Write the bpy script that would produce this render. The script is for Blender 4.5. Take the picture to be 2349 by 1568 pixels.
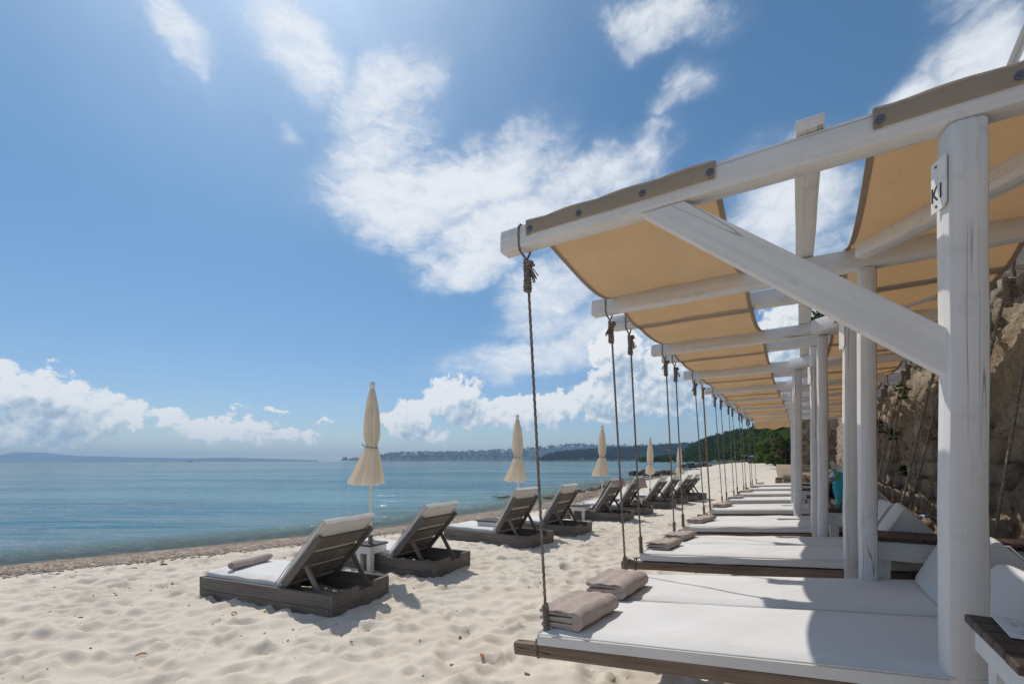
import bpy, math, random
import numpy as np
from mathutils import Vector, Matrix
R = math.radians
random.seed(7); rng = np.random.default_rng(11)
scene = bpy.context.scene
for o in list(bpy.data.objects): bpy.data.objects.remove(o)
COL = scene.collection

# ------------------------------------------------------------------ camera
EYE = 1.5
cam_d = bpy.data.cameras.new('camera'); cam = bpy.data.objects.new('camera', cam_d); COL.objects.link(cam)
cam.location = (0, 0, EYE); cam.rotation_euler = (R(90), R(0.18), 0)
cam_d.sensor_width = 36; cam_d.lens = 16.245; cam_d.shift_x = 0.0; cam_d.shift_y = 0.1158
cam_d.clip_start = 0.05; cam_d.clip_end = 30000
scene.camera = cam
FP = 1060.0                                              # focal length in 1/2349 image widths

# ------------------------------------------------------------------ sun, sky, exposure
SUN_EL, SUN_AZ = 54.5, -31.2                             # azimuth clockwise from +Y
sd = bpy.data.lights.new('sun', 'SUN'); sun = bpy.data.objects.new('sun', sd); COL.objects.link(sun)
sd.energy = 3.35; sd.angle = R(0.53); sd.color = (1.0, 0.95, 0.87)
sv = Vector((math.sin(R(SUN_AZ))*math.cos(R(SUN_EL)), math.cos(R(SUN_AZ))*math.cos(R(SUN_EL)), math.sin(R(SUN_EL))))
sun.rotation_euler = sv.to_track_quat('Z', 'Y').to_euler(); sun.location = sv*60
sun.visible_volume_scatter = True
vs = scene.view_settings
vs.view_transform = 'Standard'; vs.look = 'None'; vs.exposure = 0.0; vs.gamma = 1.0; vs.use_curve_mapping = False
scene.cycles.max_bounces = 8; scene.cycles.diffuse_bounces = 4; scene.cycles.glossy_bounces = 3
scene.cycles.transmission_bounces = 4; scene.cycles.transparent_max_bounces = 8; scene.cycles.volume_bounces = 0
scene.cycles.use_denoising = True
scene.cycles.sample_clamp_indirect = 6.0

class NT:
    """small helper round a node tree"""
    def __init__(s, nt): s.nt = nt; s.n = nt.nodes; s.l = nt.links
    def node(s, t, **k):
        n = s.n.new(t)
        for a, b in k.items(): setattr(n, a, b)
        return n
    def put(s, sock, v):
        if isinstance(v, bpy.types.NodeSocket): s.l.new(v, sock)
        elif v is not None: sock.default_value = v
    def math(s, op, a, b=None, c=None, clamp=False):
        n = s.node('ShaderNodeMath', operation=op, use_clamp=clamp)
        s.put(n.inputs[0], a); s.put(n.inputs[1], b)
        if c is not None: s.put(n.inputs[2], c)
        return n.outputs[0]
    def vmath(s, op, a, b=None):
        n = s.node('ShaderNodeVectorMath', operation=op); s.put(n.inputs[0], a)
        if b is not None: s.put(n.inputs[1], b)
        return n.outputs['Value'] if op in ('LENGTH', 'DOT_PRODUCT') else n.outputs[0]
    def noise(s, vec, scale, detail=3, rough=.55, dist=0.0, out='Fac', lac=2.0):
        n = s.node('ShaderNodeTexNoise'); s.put(n.inputs['Vector'], vec)
        n.inputs['Scale'].default_value = scale; n.inputs['Detail'].default_value = detail
        n.inputs['Roughness'].default_value = rough; n.inputs['Distortion'].default_value = dist
        n.inputs['Lacunarity'].default_value = lac
        return n.outputs[out]
    def voro(s, vec, scale, feat='F1', out='Distance', rnd=1.0):
        n = s.node('ShaderNodeTexVoronoi', feature=feat); s.put(n.inputs['Vector'], vec)
        n.inputs['Scale'].default_value = scale; n.inputs['Randomness'].default_value = rnd
        return n.outputs[out]
    def map(s, vec, loc=(0, 0, 0), rot=(0, 0, 0), sc=(1, 1, 1), t='POINT'):
        n = s.node('ShaderNodeMapping', vector_type=t); s.put(n.inputs[0], vec)
        n.inputs[1].default_value = loc; n.inputs[2].default_value = rot; n.inputs[3].default_value = sc
        return n.outputs[0]
    def rng(s, v, a, b, c=0.0, d=1.0, smooth=False):
        n = s.node('ShaderNodeMapRange', interpolation_type='SMOOTHSTEP' if smooth else 'LINEAR'); n.clamp = True
        s.put(n.inputs[0], v); s.put(n.inputs[1], a); s.put(n.inputs[2], b); s.put(n.inputs[3], c); s.put(n.inputs[4], d)
        return n.outputs[0]
    def mix(s, f, a, b, blend='MIX'):
        n = s.node('ShaderNodeMix', data_type='RGBA', blend_type=blend)
        s.put(n.inputs[0], f); s.put(n.inputs[6], a); s.put(n.inputs[7], b)
        return n.outputs[2]
    def ramp(s, f, stops):
        n = s.node('ShaderNodeValToRGB'); s.put(n.inputs[0], f); e = n.color_ramp.elements
        while len(e) < len(stops): e.new(.5)
        for q, (p, c) in zip(e, stops): q.position = p; q.color = (*c, 1)
        return n.outputs[0]
    def bump(s, h, st=.3, dist=.01, nrm=None):
        n = s.node('ShaderNodeBump'); s.put(n.inputs['Height'], h); s.put(n.inputs['Strength'], st); n.inputs['Distance'].default_value = dist
        if nrm is not None: s.put(n.inputs['Normal'], nrm)
        return n.outputs[0]
    def xyz(s, v):
        n = s.node('ShaderNodeSeparateXYZ'); s.put(n.inputs[0], v); return n.outputs
    def comb(s, x, y, z=0.0):
        n = s.node('ShaderNodeCombineXYZ'); s.put(n.inputs[0], x); s.put(n.inputs[1], y); s.put(n.inputs[2], z); return n.outputs[0]

def rgba(c): return (c[0], c[1], c[2], 1.0)

# world: Nishita sky with clouds placed by direction (azimuth / elevation)
world = bpy.data.worlds.new('World'); scene.world = world; world.use_nodes = True
w = NT(world.node_tree); w.n.clear()
sky = w.node('ShaderNodeTexSky', sky_type='NISHITA'); sky.sun_disc = False
sky.sun_elevation = R(SUN_EL); sky.sun_rotation = R(SUN_AZ); sky.altitude = 0; sky.air_density = 1.0; sky.dust_density = 0.25; sky.ozone_density = 2.5
geo = w.node('ShaderNodeTexCoord'); D = geo.outputs['Generated']
dx, dy, dz = w.xyz(D)
az = w.math('MULTIPLY', w.math('ARCTAN2', dx, dy), 180/math.pi)
el = w.math('MULTIPLY', w.math('ARCSINE', dz), 180/math.pi)
AE = w.comb(az, el)
zc = w.math('MAXIMUM', w.math('ADD', dz, 0.04), 0.04)
PL = w.comb(w.math('DIVIDE', dx, zc), w.math('DIVIDE', dy, zc))   # the high cloud layer seen from below

def p2ae(u, v):
    x = (u-1174.5)/FP; z = (1056-v)/FP
    return math.degrees(math.atan(x)), math.degrees(math.atan(z/math.hypot(1, x)))

def blob(vec, u, v, u2, v2, wid, power=1.0):
    """soft ellipse with its long axis from (u,v) to (u2,v2) in the view of the place"""
    a = Vector(p2ae(u, v)); b = Vector(p2ae(u2, v2)); c = (a+b)/2; d = b-a
    ang = math.atan2(d.y, d.x); L = max(d.length/2, .5)
    mu, mv = (u+u2)/2, (v+v2)/2
    lp = math.hypot(u2-u, v2-v) or 1
    e = Vector(p2ae(mu-(v2-v)/lp*wid, mv+(u2-u)/lp*wid)) - Vector(p2ae(mu, mv))
    W = max(e.length, .3)
    m = w.map(vec, (c.x, c.y, 0), (0, 0, ang), (L, W, 1), 'TEXTURE')
    return w.rng(w.vmath('LENGTH', m), 1.42, 0.22, 0.0, power, True)

def total(l):
    s = l[0]
    for q in l[1:]: s = w.math('MAXIMUM', s, q)
    return s
warp = w.vmath('MULTIPLY', w.vmath('SUBTRACT', w.noise(AE, .09, 4, .6, out='Color'), (.5, .5, .5)), (7.5, 6.5, 0))
AEw = w.vmath('ADD', AE, warp)
cir = total([
    blob(AEw, 330, -60, 490, 215, 62, .72), blob(AEw, 440, 120, 490, 250, 26, .5),
    blob(AEw, 530, -10, 840, 190, 74, .82), blob(AEw, 640, 70, 800, 210, 60, .55),
    blob(AEw, 740, 270, 1040, 110, 85, .78), blob(AEw, 680, 430, 1010, 240, 105, .74),
    blob(AEw, 620, 265, 700, 300, 30, .38), blob(AEw, 690, 425, 1120, 480, 112, .95),
    blob(AEw, 820, 470, 1330, 340, 120, 1.0), blob(AEw, 920, 600, 1380, 410, 85, .95),
    blob(AEw, 1180, 440, 1560, 330, 80, .80), blob(AEw, 1250, 540, 1540, 400, 60, .8), blob(AEw, 1430, 400, 1560, 260, 50, .6),
    blob(AEw, 940, 640, 1200, 590, 48, .95),
    blob(AEw, 1360, 50, 1680, 0, 85, .72), blob(AEw, 1420, 90, 1560, 60, 50, .5), blob(AEw, 1500, 250, 1640, 150, 45, .5),
    blob(AEw, 1140, 700, 1380, 620, 95, .8), blob(AEw, 1130, 760, 1420, 720, 60, .66), blob(AEw, 980, 850, 1500, 780, 55, .8), blob(AEw, 1250, 790, 1560, 690, 90, .85),
    blob(AEw, 1600, 400, 2000, 300, 60, .35), blob(AEw, 1640, 520, 2000, 440, 130, .92), blob(AEw, 1680, 640, 1980, 560, 60, .7),
    blob(AEw, 2000, 290, 2200, 170, 55, .9), blob(AEw, 2090, 250, 2420, 40, 110, 1.0), blob(AEw, 2150, 0, 2400, -60, 80, .5),
    blob(AEw, 1900, 560, 2300, 520, 60, .8),
])
# the same broken high cloud all round, also where the camera does not look
allr = w.math('MULTIPLY', w.rng(w.noise(PL, .55, 3, .5, .3), .44, .66, 0, .8, True), w.rng(dy, .25, -.1, 0, 1, True))
cir = w.math('MAXIMUM', cir, allr)
# mottled rows, small puffs and hair-fine streaks of the high layer
wv = w.vmath('MULTIPLY', w.vmath('SUBTRACT', w.noise(AE, .22, 3, .6, out='Color'), (.5, .5, .5)), (3.2, 3.2, 0))
AE2 = w.map(w.vmath('ADD', AE, wv), rot=(0, 0, R(-24)), sc=(.72, 1.35, 1))
rip = w.noise(AE2, .46, 9, .66, .12)
hair = w.noise(w.map(w.vmath('ADD', AE, wv), rot=(0, 0, R(-32)), sc=(.30, 1.9, 1)), .5, 8, .70, .1)
puff = w.voro(w.vmath('ADD', AE2, w.vmath('MULTIPLY', w.vmath('SUBTRACT', w.noise(AE, 1.1, 3, .6, out='Color'), (.5, .5, .5)), (1.6, 1.6, 0))), .62, 'SMOOTH_F1')
right_ = w.rng(az, -6, 10, 0, 1, True)                                       # hair-like to the left, puffy to the right
tex = w.math('ADD', w.math('MULTIPLY', w.math('SUBTRACT', rip, .5), 1.25), w.math('ADD', w.math('MULTIPLY', w.math('SUBTRACT', .50, puff), w.math('ADD', .12, w.math('MULTIPLY', right_, .42))),
      w.math('MULTIPLY', w.math('SUBTRACT', hair, .5), w.math('SUBTRACT', 1.15, w.math('MULTIPLY', right_, .75)))))
bulk = w.noise(AE, .085, 4, .55, .4)
cd = w.math('ADD', w.math('MULTIPLY', cir, 1.0), w.math('ADD', w.math('MULTIPLY', tex, .72), w.math('MULTIPLY', w.math('SUBTRACT', bulk, .5), .5)))
body_ = w.math('MULTIPLY', w.rng(cd, .16, 1.12, 0, 1, True), w.rng(cir, .02, .42, 0, 1, True))
veil = w.math('MULTIPLY', w.math('POWER', cir, 1.3), w.rng(hair, .2, .75, .14, .46))
cirrus = w.math('MINIMUM', w.math('ADD', body_, w.math('MULTIPLY', veil, w.math('SUBTRACT', 1.0, body_))), 1.0)

# low cumulus along the horizon
CW = w.vmath('ADD', AE, w.vmath('MULTIPLY', w.vmath('SUBTRACT', w.noise(AE, .34, 5, .62, out='Color'), (.5, .5, .5)), (5.5, 5.0, 0)))
def cum(vec):
    return total([
        blob(vec, -260, 890, 60, 855, 85, 1.0), blob(vec, -60, 890, 230, 900, 70, 1.0), blob(vec, 20, 935, 350, 950, 52, 1.0), blob(vec, -120, 980, 290, 985, 38, .95),
        blob(vec, 250, 950, 660, 975, 30, .72), blob(vec, 300, 990, 800, 1000, 24, .62), blob(vec, 500, 935, 700, 950, 9, .45),
        blob(vec, 690, 965, 800, 972, 8, .5),
        blob(vec, 870, 965, 1000, 945, 46, 1.0), blob(vec, 870, 985, 1040, 990, 30, .9), blob(vec, 960, 925, 1120, 885, 48, 1.0), blob(vec, 1010, 965, 1200, 930, 42, 1.0), blob(vec, 1110, 955, 1350, 925, 52, 1.0),
        blob(vec, 1280, 930, 1560, 880, 70, 1.0), blob(vec, 1360, 850, 1480, 780, 70, 1.0), blob(vec, 1430, 900, 1760, 780, 110, 1.0), blob(vec, 1700, 870, 2100, 700, 150, 1.0),
        blob(vec, 2100, 620, 2500, 520, 140, .95), blob(vec, -520, 960, -260, 900, 70, .9), blob(vec, -1500, 960, -900, 940, 70, .8),
    ])
bil = w.noise(AE, .62, 8, .62, .35)
cm = cum(CW)
cumd = w.rng(w.math('ADD', cm, w.math('MULTIPLY', w.math('SUBTRACT', bil, .5), 1.0)), .33, .54, 0, 1, True)
bil2 = w.noise(w.vmath('ADD', AE, (-.35, .6, 0)), .62, 8, .62, .35)
lit = w.math('SUBTRACT', bil, bil2)
cm2 = cum(w.vmath('ADD', CW, (-.8, 2.6, 0)))
lit2 = w.math('ADD', w.math('MULTIPLY', lit, 2.2), w.math('MULTIPLY', w.math('SUBTRACT', .78, cm2), .95))
shade = w.rng(lit2, -.42, .48, 0, 1)
cumcol = w.ramp(shade, [(0, (.36, .47, .60)), (.45, (.60, .68, .76)), (.8, (.82, .85, .88)), (1, (.90, .91, .92))])
SKYS = 0.094
grade = w.mix(1.0, sky.outputs[0], w.mix(w.rng(el, 0, 26, 0, 1, True), (.75, .82, .95, 1), (.70, .965, 1.03, 1)), 'MULTIPLY')
skyc = w.vmath('MULTIPLY', grade, (SKYS, SKYS, SKYS))
# bright aureole of thin high cloud round the sun, which stands just above the frame
sdot = w.vmath('DOT_PRODUCT', D, tuple(sv)); sang = w.math('MULTIPLY', w.math('ARCCOSINE', w.math('MINIMUM', sdot, 1.0)), 180/math.pi)
aur = w.math('MULTIPLY', w.math('POWER', w.rng(sang, 36, 6, 0, 1), 1.9), w.rng(bulk, .3, .7, .42, .62))
skyc = w.vmath('ADD', skyc, w.vmath('MULTIPLY', w.comb(aur, aur, aur), (.94, .97, 1.0)))
c1 = w.mix(w.math('MULTIPLY', cirrus, .93), skyc, (.86, .89, .93, 1))
c2 = w.mix(w.math('MULTIPLY', cumd, .9), c1, cumcol)
bg = w.node('ShaderNodeBackground'); w.put(bg.inputs[0], c2); bg.inputs[1].default_value = 1.0
wo = w.node('ShaderNodeOutputWorld'); w.l.new(bg.outputs[0], wo.inputs[0])
world.cycles.sampling_method = 'MANUAL'; world.cycles.sample_map_resolution = 1024

# ------------------------------------------------------------------ helpers
class MB:
    """collects shapes for ONE mesh"""
    def __init__(s): s.v = []; s.f = []
    def add(s, V, F, M=None):
        b = len(s.v)
        for p in V:
            p = Vector(p); s.v.append(tuple(M @ p) if M is not None else tuple(p))
        for q in F: s.f.append([i+b for i in q])
        return s
    def box(s, x0, x1, y0, y1, z0, z1, bev=0.0, M=None, jit=0.0):
        c = ((x0+x1)/2, (y0+y1)/2, (z0+z1)/2); h = ((x1-x0)/2, (y1-y0)/2, (z1-z0)/2)
        j = lambda: random.uniform(-jit, jit) if jit else 0.0
        if bev <= 0:
            V = [(c[0]+a*h[0]+j(), c[1]+b*h[1]+j(), c[2]+d*h[2]+j()) for a in (-1, 1) for b in (-1, 1) for d in (-1, 1)]
            F = [(0, 1, 3, 2), (4, 6, 7, 5), (0, 4, 5, 1), (2, 3, 7, 6), (0, 2, 6, 4), (1, 5, 7, 3)]
            return s.add(V, F, M)
        bev = min(bev, *[q*.95 for q in h])
        V = []; idx = {}
        for a in (-1, 1):
            for b in (-1, 1):
                for d in (-1, 1):
                    jj = (j(), j(), j()); sg = (a, b, d)
                    for k in range(3):
                        p = [c[i]+sg[i]*(h[i]-(0 if i == k else bev))+jj[i] for i in range(3)]
                        idx[(a, b, d, k)] = len(V); V.append(p)
        F = []
        for k in range(3):
            i, l = [q for q in range(3) if q != k]
            for sg in (-1, 1):
                ring = []
                for (p, q) in ((-1, -1), (1, -1), (1, 1), (-1, 1)):
                    t = [0, 0, 0]; t[k] = sg; t[i] = p; t[l] = q; ring.append(idx[(*t, k)])
                if (sg == 1) != (k != 1): ring.reverse()
                F.append(ring)
        for k in range(3):
            i, l = [q for q in range(3) if q != k]
            for p in (-1, 1):
                for q in (-1, 1):
                    t0 = [0, 0, 0]; t0[k] = -1; t0[i] = p; t0[l] = q; t1 = list(t0); t1[k] = 1
                    F.append([idx[(*t0, i)], idx[(*t1, i)], idx[(*t1, l)], idx[(*t0, l)]])
        for a in (-1, 1):
            for b in (-1, 1):
                for d in (-1, 1): F.append([idx[(a, b, d, 0)], idx[(a, b, d, 1)], idx[(a, b, d, 2)]])
        return s.add(V, F, M)
    def rings(s, rs, cap0=True, cap1=True, closed=True, M=None):
        n = len(rs[0]); V = [p for r in rs for p in r]; F = []
        for i in range(len(rs)-1):
            for j in range(n if closed else n-1):
                k = (j+1) % n
                F.append((i*n+j, i*n+k, (i+1)*n+k, (i+1)*n+j))
        if closed and cap0: F.append(tuple(reversed(range(n))))
        if closed and cap1: F.append(tuple(range((len(rs)-1)*n, len(rs)*n)))
        return s.add(V, F, M)
    def beam(s, L, wy, hz, ch=.02, nseg=6, wob=.004, M=None):
        """hand-worked timber along +X from 0 to L, section wy by hz, chamfered"""
        a, b = wy/2, hz/2
        prof = [(-a+ch, -b), (a-ch, -b), (a-ch*.3, -b+ch*.3), (a, -b+ch), (a, b-ch), (a-ch*.3, b-ch*.3), (a-ch, b), (-a+ch, b), (-a+ch*.3, b-ch*.3), (-a, b-ch), (-a, -b+ch), (-a+ch*.3, -b+ch*.3)]
        rs = []
        e = min(ch*.5, .012)
        xs = [0, e]+[e+(L-2*e)*i/nseg for i in range(1, nseg)]+[L-e, L]
        jit = [[random.uniform(-wob, wob) for _ in range(2)] for _ in xs]
        for i, x in enumerate(xs):
            k = .86 if i in (0, len(xs)-1) else 1.0
            oy, oz = (random.uniform(-wob, wob), random.uniform(-wob, wob)) if 1 < i < len(xs)-2 else (0, 0)
            sc = 1+random.uniform(-wob, wob)*4
            rs.append([(x, y*k*sc+oy, z*k*sc+oz) for y, z in prof])
        return s.rings(rs, M=M)
    def tube(s, path, r, n=8, M=None, caps=True, rad=None, lobes=0, pitch=.06, amp=.22):
        P = [Vector(p) for p in path]; rs = []; up = None; acc = 0.0
        for i, p in enumerate(P):
            t = (P[min(i+1, len(P)-1)]-P[max(i-1, 0)]).normalized()
            if up is None:
                up = Vector((0, 0, 1)) if abs(t.z) < .9 else Vector((1, 0, 0))
            up = (up-t*up.dot(t)).normalized(); sd_ = t.cross(up)
            if i: acc += (p-P[i-1]).length
            rr = rad[i] if rad else r; ring = []
            for k in range(n):
                a = 2*math.pi*k/n
                q = rr*(1+amp*math.cos(lobes*(a-acc/pitch*2*math.pi/1.0/lobes*1.0))) if lobes else rr
                ring.append(p+up*math.cos(a)*q+sd_*math.sin(a)*q)
            rs.append(ring)
        return s.rings(rs, caps, caps, M=M)
    def lathe(s, prof, n=16, M=None, mod=None):
        rs = []
        for r, z in prof:
            rs.append([((r*(mod(a, z) if mod else 1))*math.cos(a), (r*(mod(a, z) if mod else 1))*math.sin(a), z) for a in [2*math.pi*k/n for k in range(n)]])
        return s.rings(rs, M=M)
    def mesh(s, name, smooth=35):
        m = bpy.data.meshes.new(name); m.from_pydata(s.v, [], s.f); m.validate(); m.update()
        import bmesh
        bm = bmesh.new(); bm.from_mesh(m); bmesh.ops.recalc_face_normals(bm, faces=bm.faces); bm.to_mesh(m); bm.free()
        if smooth:
            m.shade_smooth(); m.set_sharp_from_angle(angle=R(smooth))
        return m

def np_mesh(name, V, F, smooth=False):
    m = bpy.data.meshes.new(name); V = np.asarray(V, np.float32); F = np.asarray(F, np.int32)
    m.vertices.add(len(V)); m.vertices.foreach_set('co', V.ravel())
    k = F.shape[1]; m.loops.add(F.size); m.loops.foreach_set('vertex_index', F.ravel())
    m.polygons.add(len(F)); m.polygons.foreach_set('loop_start', np.arange(0, F.size, k, dtype=np.int32))
    m.update(calc_edges=True)
    if smooth: m.polygons.foreach_set('use_smooth', np.ones(len(F), bool))
    m.validate(); return m

def tag(o, label=None, cat=None, group=None, kind=None):
    if label: o['label'] = label
    if cat: o['category'] = cat
    if group: o['group'] = group
    if kind: o['kind'] = kind
    return o
def thing(name, label, cat, loc=(0, 0, 0), rz=0.0, group=None):
    o = bpy.data.objects.new(name, None); COL.objects.link(o); o.location = loc; o.rotation_euler = (0, 0, rz); o.empty_display_size = .1
    return tag(o, label, cat, group)
def obj(name, mesh, mat, parent=None, M=None, smooth=35):
    if isinstance(mesh, MB): mesh = mesh.mesh(name, smooth)
    if mat is not None and not mesh.materials: mesh.materials.append(mat)
    o = bpy.data.objects.new(name, mesh); COL.objects.link(o)
    if parent is not None: o.parent = parent
    if M is not None: o.matrix_local = M
    return o
def local(root, Mw):
    """world matrix -> matrix local to a thing's root"""
    B = Matrix.Translation(root.location) @ root.rotation_euler.to_matrix().to_4x4()
    return B.inverted() @ Mw
def copy_tree(o, parent=None):
    c = o.copy(); COL.objects.link(c); c.parent = parent
    for ch in list(o.children): copy_tree(ch, c)
    return c
def frame(o, x, y, z=None):
    """matrix with origin o, x axis x, y axis near y"""
    x = Vector(x).normalized(); y = Vector(y); z = x.cross(y).normalized(); y = z.cross(x).normalized()
    M = Matrix((x, y, z)).transposed().to_4x4(); M.translation = Vector(o); return M

# value noise for terrain
_tab = rng.random((256, 256)).astype(np.float64)
def vnoise(x, y):
    xi = np.floor(x).astype(int); yi = np.floor(y).astype(int); fx = x-xi; fy = y-yi
    fx = fx*fx*fx*(fx*(fx*6-15)+10); fy = fy*fy*fy*(fy*(fy*6-15)+10)
    g = lambda a, b: _tab[a & 255, b & 255]
    return (g(xi, yi)*(1-fx)+g(xi+1, yi)*fx)*(1-fy)+(g(xi, yi+1)*(1-fx)+g(xi+1, yi+1)*fx)*fy
def fbm(x, y, o=4, g=.5):
    s = 0; a = 1; t = 0
    for i in range(o): s = s+a*(vnoise(x*2**i+17.3*i, y*2**i-9.1*i)-.5); t += a; a *= g
    return s/t

# ------------------------------------------------------------------ materials
def mat(name):
    m = bpy.data.materials.new(name); m.use_nodes = True; t = NT(m.node_tree)
    p = t.n['Principled BSDF']; t.p = p; t.out = t.n['Material Output']; return m, t
def simple(name, col, rough=.6, bump=None, var=.12, nscale=8, spec=.3, metal=0.0):
    m, t = mat(name); tc = t.node('ShaderNodeTexCoord').outputs['Object']
    n = t.noise(tc, nscale, 4, .6)
    dark = tuple(c*(1-var*2) for c in col); lite = tuple(min(1, c*(1+var)) for c in col)
    t.put(t.p.inputs['Base Color'], t.mix(t.rng(n, .3, .7), rgba(dark), rgba(lite)))
    t.p.inputs['Roughness'].default_value = rough; t.p.inputs['Specular IOR Level'].default_value = spec; t.p.inputs['Metallic'].default_value = metal
    if bump: t.put(t.p.inputs['Normal'], t.bump(t.noise(tc, bump[0], 3, .6), bump[1], bump[2]))
    return m
def wood(name, c0, c1, grain=60.0, rough=.6, cracks=True, bumpst=.35, crackcol=(.06, .055, .05), wear=None):
    m, t = mat(name); tc = t.node('ShaderNodeTexCoord').outputs['Object']
    rnd = t.node('ShaderNodeObjectInfo').outputs['Random']
    v = t.vmath('ADD', tc, t.comb(t.math('MULTIPLY', rnd, 31.7), t.math('MULTIPLY', rnd, 17.1), 0.0))
    g = t.noise(t.map(v, sc=(1.6, grain, grain)), 1.0, 4, .6, .4)
    big = t.noise(t.map(v, sc=(1.0, 3, 3)), 2.2, 3, .6)
    col = t.mix(t.rng(t.math('ADD', t.math('MULTIPLY', g, .6), t.math('MULTIPLY', big, .5)), .35, .75), rgba(c0), rgba(c1))
    h = g
    if cracks:
        cn = t.noise(t.map(v, sc=(.24, 12, 12)), 1.0, 2, .5, .2)
        line = t.rng(t.math('ABSOLUTE', t.math('SUBTRACT', cn, .52)), .0015, .0065, 1, 0)
        line = t.math('MULTIPLY', line, t.rng(t.noise(v, 1.3, 2), .49, .56))
        nxx = t.xyz(t.node('ShaderNodeTexCoord').outputs['Normal'])[0]; line = t.math('MULTIPLY', line, t.rng(t.math('ABSOLUTE', nxx), .4, .7, 1, 0))
        col = t.mix(line, col, rgba(crackcol)); h = t.math('SUBTRACT', g, t.math('MULTIPLY', line, 1.5))
        sp = t.rng(t.voro(t.map(v, sc=(1, 1.6, 1.6)), 9.0), .02, .05, 1, 0)
        sp = t.math('MULTIPLY', sp, t.rng(t.noise(v, 5, 2), .52, .6))
        col = t.mix(t.math('MULTIPLY', sp, .7), col, rgba(crackcol))
    if wear:
        wn = t.rng(t.noise(v, 7, 5, .7), .56, .68); col = t.mix(t.math('MULTIPLY', wn, .55), col, rgba(wear))
    t.put(t.p.inputs['Base Color'], col); t.p.inputs['Roughness'].default_value = rough; t.p.inputs['Specular IOR Level'].default_value = .3
    t.put(t.p.inputs['Normal'], t.bump(h, bumpst, .004)); return m
def fabric(name, col, wv=420, stain=None, bumpst=.25, fold=None, rough=.95):
    m, t = mat(name); tc = t.node('ShaderNodeTexCoord').outputs['Object']
    n = t.noise(tc, 2.3, 5, .6); lo = tuple(c*.93 for c in col)
    c = t.mix(t.rng(n, .35, .65), rgba(lo), rgba(col))
    if stain:
        c = t.mix(t.math('MULTIPLY', t.rng(t.noise(tc, 3.1, 4, .65, 1.0), .52, .72), .55), c, rgba(stain))
    t.put(t.p.inputs['Base Color'], c); t.p.inputs['Roughness'].default_value = rough; t.p.inputs['Specular IOR Level'].default_value = .1
    h = t.noise(t.map(tc, sc=(1, 1, 1)), wv, 2, .5)
    if fold: h = t.math('ADD', t.math('MULTIPLY', h, .15), t.noise(t.map(tc, sc=fold), 1, 3, .6, .5))
    t.put(t.p.inputs['Normal'], t.bump(h, bumpst, .012 if fold else .0015)); return m
M_white = wood('white_painted_wood', (.585, .57, .565), (.71, .69, .675), 70, .55, True, .3, (.24, .23, .22), (.50, .475, .45))
M_post = M_white
M_bedwood = wood('weathered_brown_wood', (.10, .07, .052), (.30, .225, .17), 60, .75, True, .5, (.03, .02, .015))
M_grey = wood('grey_stained_wood', (.095, .082, .072), (.205, .178, .158), 55, .62, True, .35, (.02, .018, .016), (.15, .12, .09))
M_table = wood('dark_table_wood', (.035, .022, .018), (.085, .055, .042), 55, .5, True, .4, (.012, .01, .01))
M_cush = fabric('white_cushion_cloth', (.68, .665, .65), 420, (.62, .565, .52), .5, (2.6, 6, 6))
M_cushg = fabric('pale_grey_cushion_cloth', (.60, .585, .57), 420, (.60, .56, .52), .45, (3, 6, 6))
M_pipe = fabric('grey_piping', (.50, .485, .47))
M_towel = simple('taupe_towel_cloth', (.47, .385, .345), .97, (150, 1.0, .008), .09, 30, .05)
M_rope = simple('grey_brown_rope', (.24, .205, .175), .95, (240, .7, .003), .3, 60)
M_raffia = simple('raffia_rope', (.36, .24, .12), .95, (200, .7, .003), .3, 50)
M_screw = simple('grey_screw_washer', (.16, .165, .18), .45, None, .1, 40, .5, .6)
M_steel = simple('rusty_grey_steel', (.22, .21, .20), .55, (60, .2, .002), .35, 14, .5, .3)
M_ivory = simple('ivory_plastic', (.74, .72, .67), .4, None, .04, 5)
M_plate = simple('white_sign_plate', (.72, .72, .70), .5, None, .08, 20)
M_ink = simple('black_ink', (.02, .02, .025), .6, None, 0, 5)
M_black = simple('black_cloth', (.012, .013, .02), .85, (30, .5, .01), .2, 10)

def cloth_translucent(name, col, tcol, ft=.5, wv=500, var=.11):
    m, t = mat(name); tc = t.node('ShaderNodeTexCoord').outputs['Object']
    n = t.noise(tc, 3.0, 4, .6)
    d = t.node('ShaderNodeBsdfDiffuse'); tr = t.node('ShaderNodeBsdfTranslucent'); mx = t.node('ShaderNodeMixShader')
    t.put(d.inputs[0], t.mix(n, rgba([c*(1-var) for c in col]), rgba([c*(1+var) for c in col])))
    t.put(tr.inputs[0], t.mix(n, rgba([c*(1-var) for c in tcol]), rgba([c*(1+var) for c in tcol])))
    b = t.bump(t.math('ADD', t.math('MULTIPLY', t.noise(tc, wv, 2), .1), t.noise(t.map(tc, sc=(4, 1.2, 1)), 1.6, 4, .55, .8)), .45, .035)
    t.put(d.inputs['Normal'], b); t.put(tr.inputs['Normal'], b)
    mx.inputs[0].default_value = ft; t.l.new(d.outputs[0], mx.inputs[1]); t.l.new(tr.outputs[0], mx.inputs[2]); t.l.new(mx.outputs[0], t.out.inputs[0])
    return m
M_canopy = cloth_translucent('beige_canopy_cloth', (.60, .52, .42), (.34, .185, .068), .5)
M_hem = cloth_translucent('beige_hem_cloth', (.44, .38, .31), (.24, .15, .08), .4)
M_umb = cloth_translucent('cream_parasol_cloth', (.82, .77, .69), (.92, .82, .67), .5)

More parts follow.
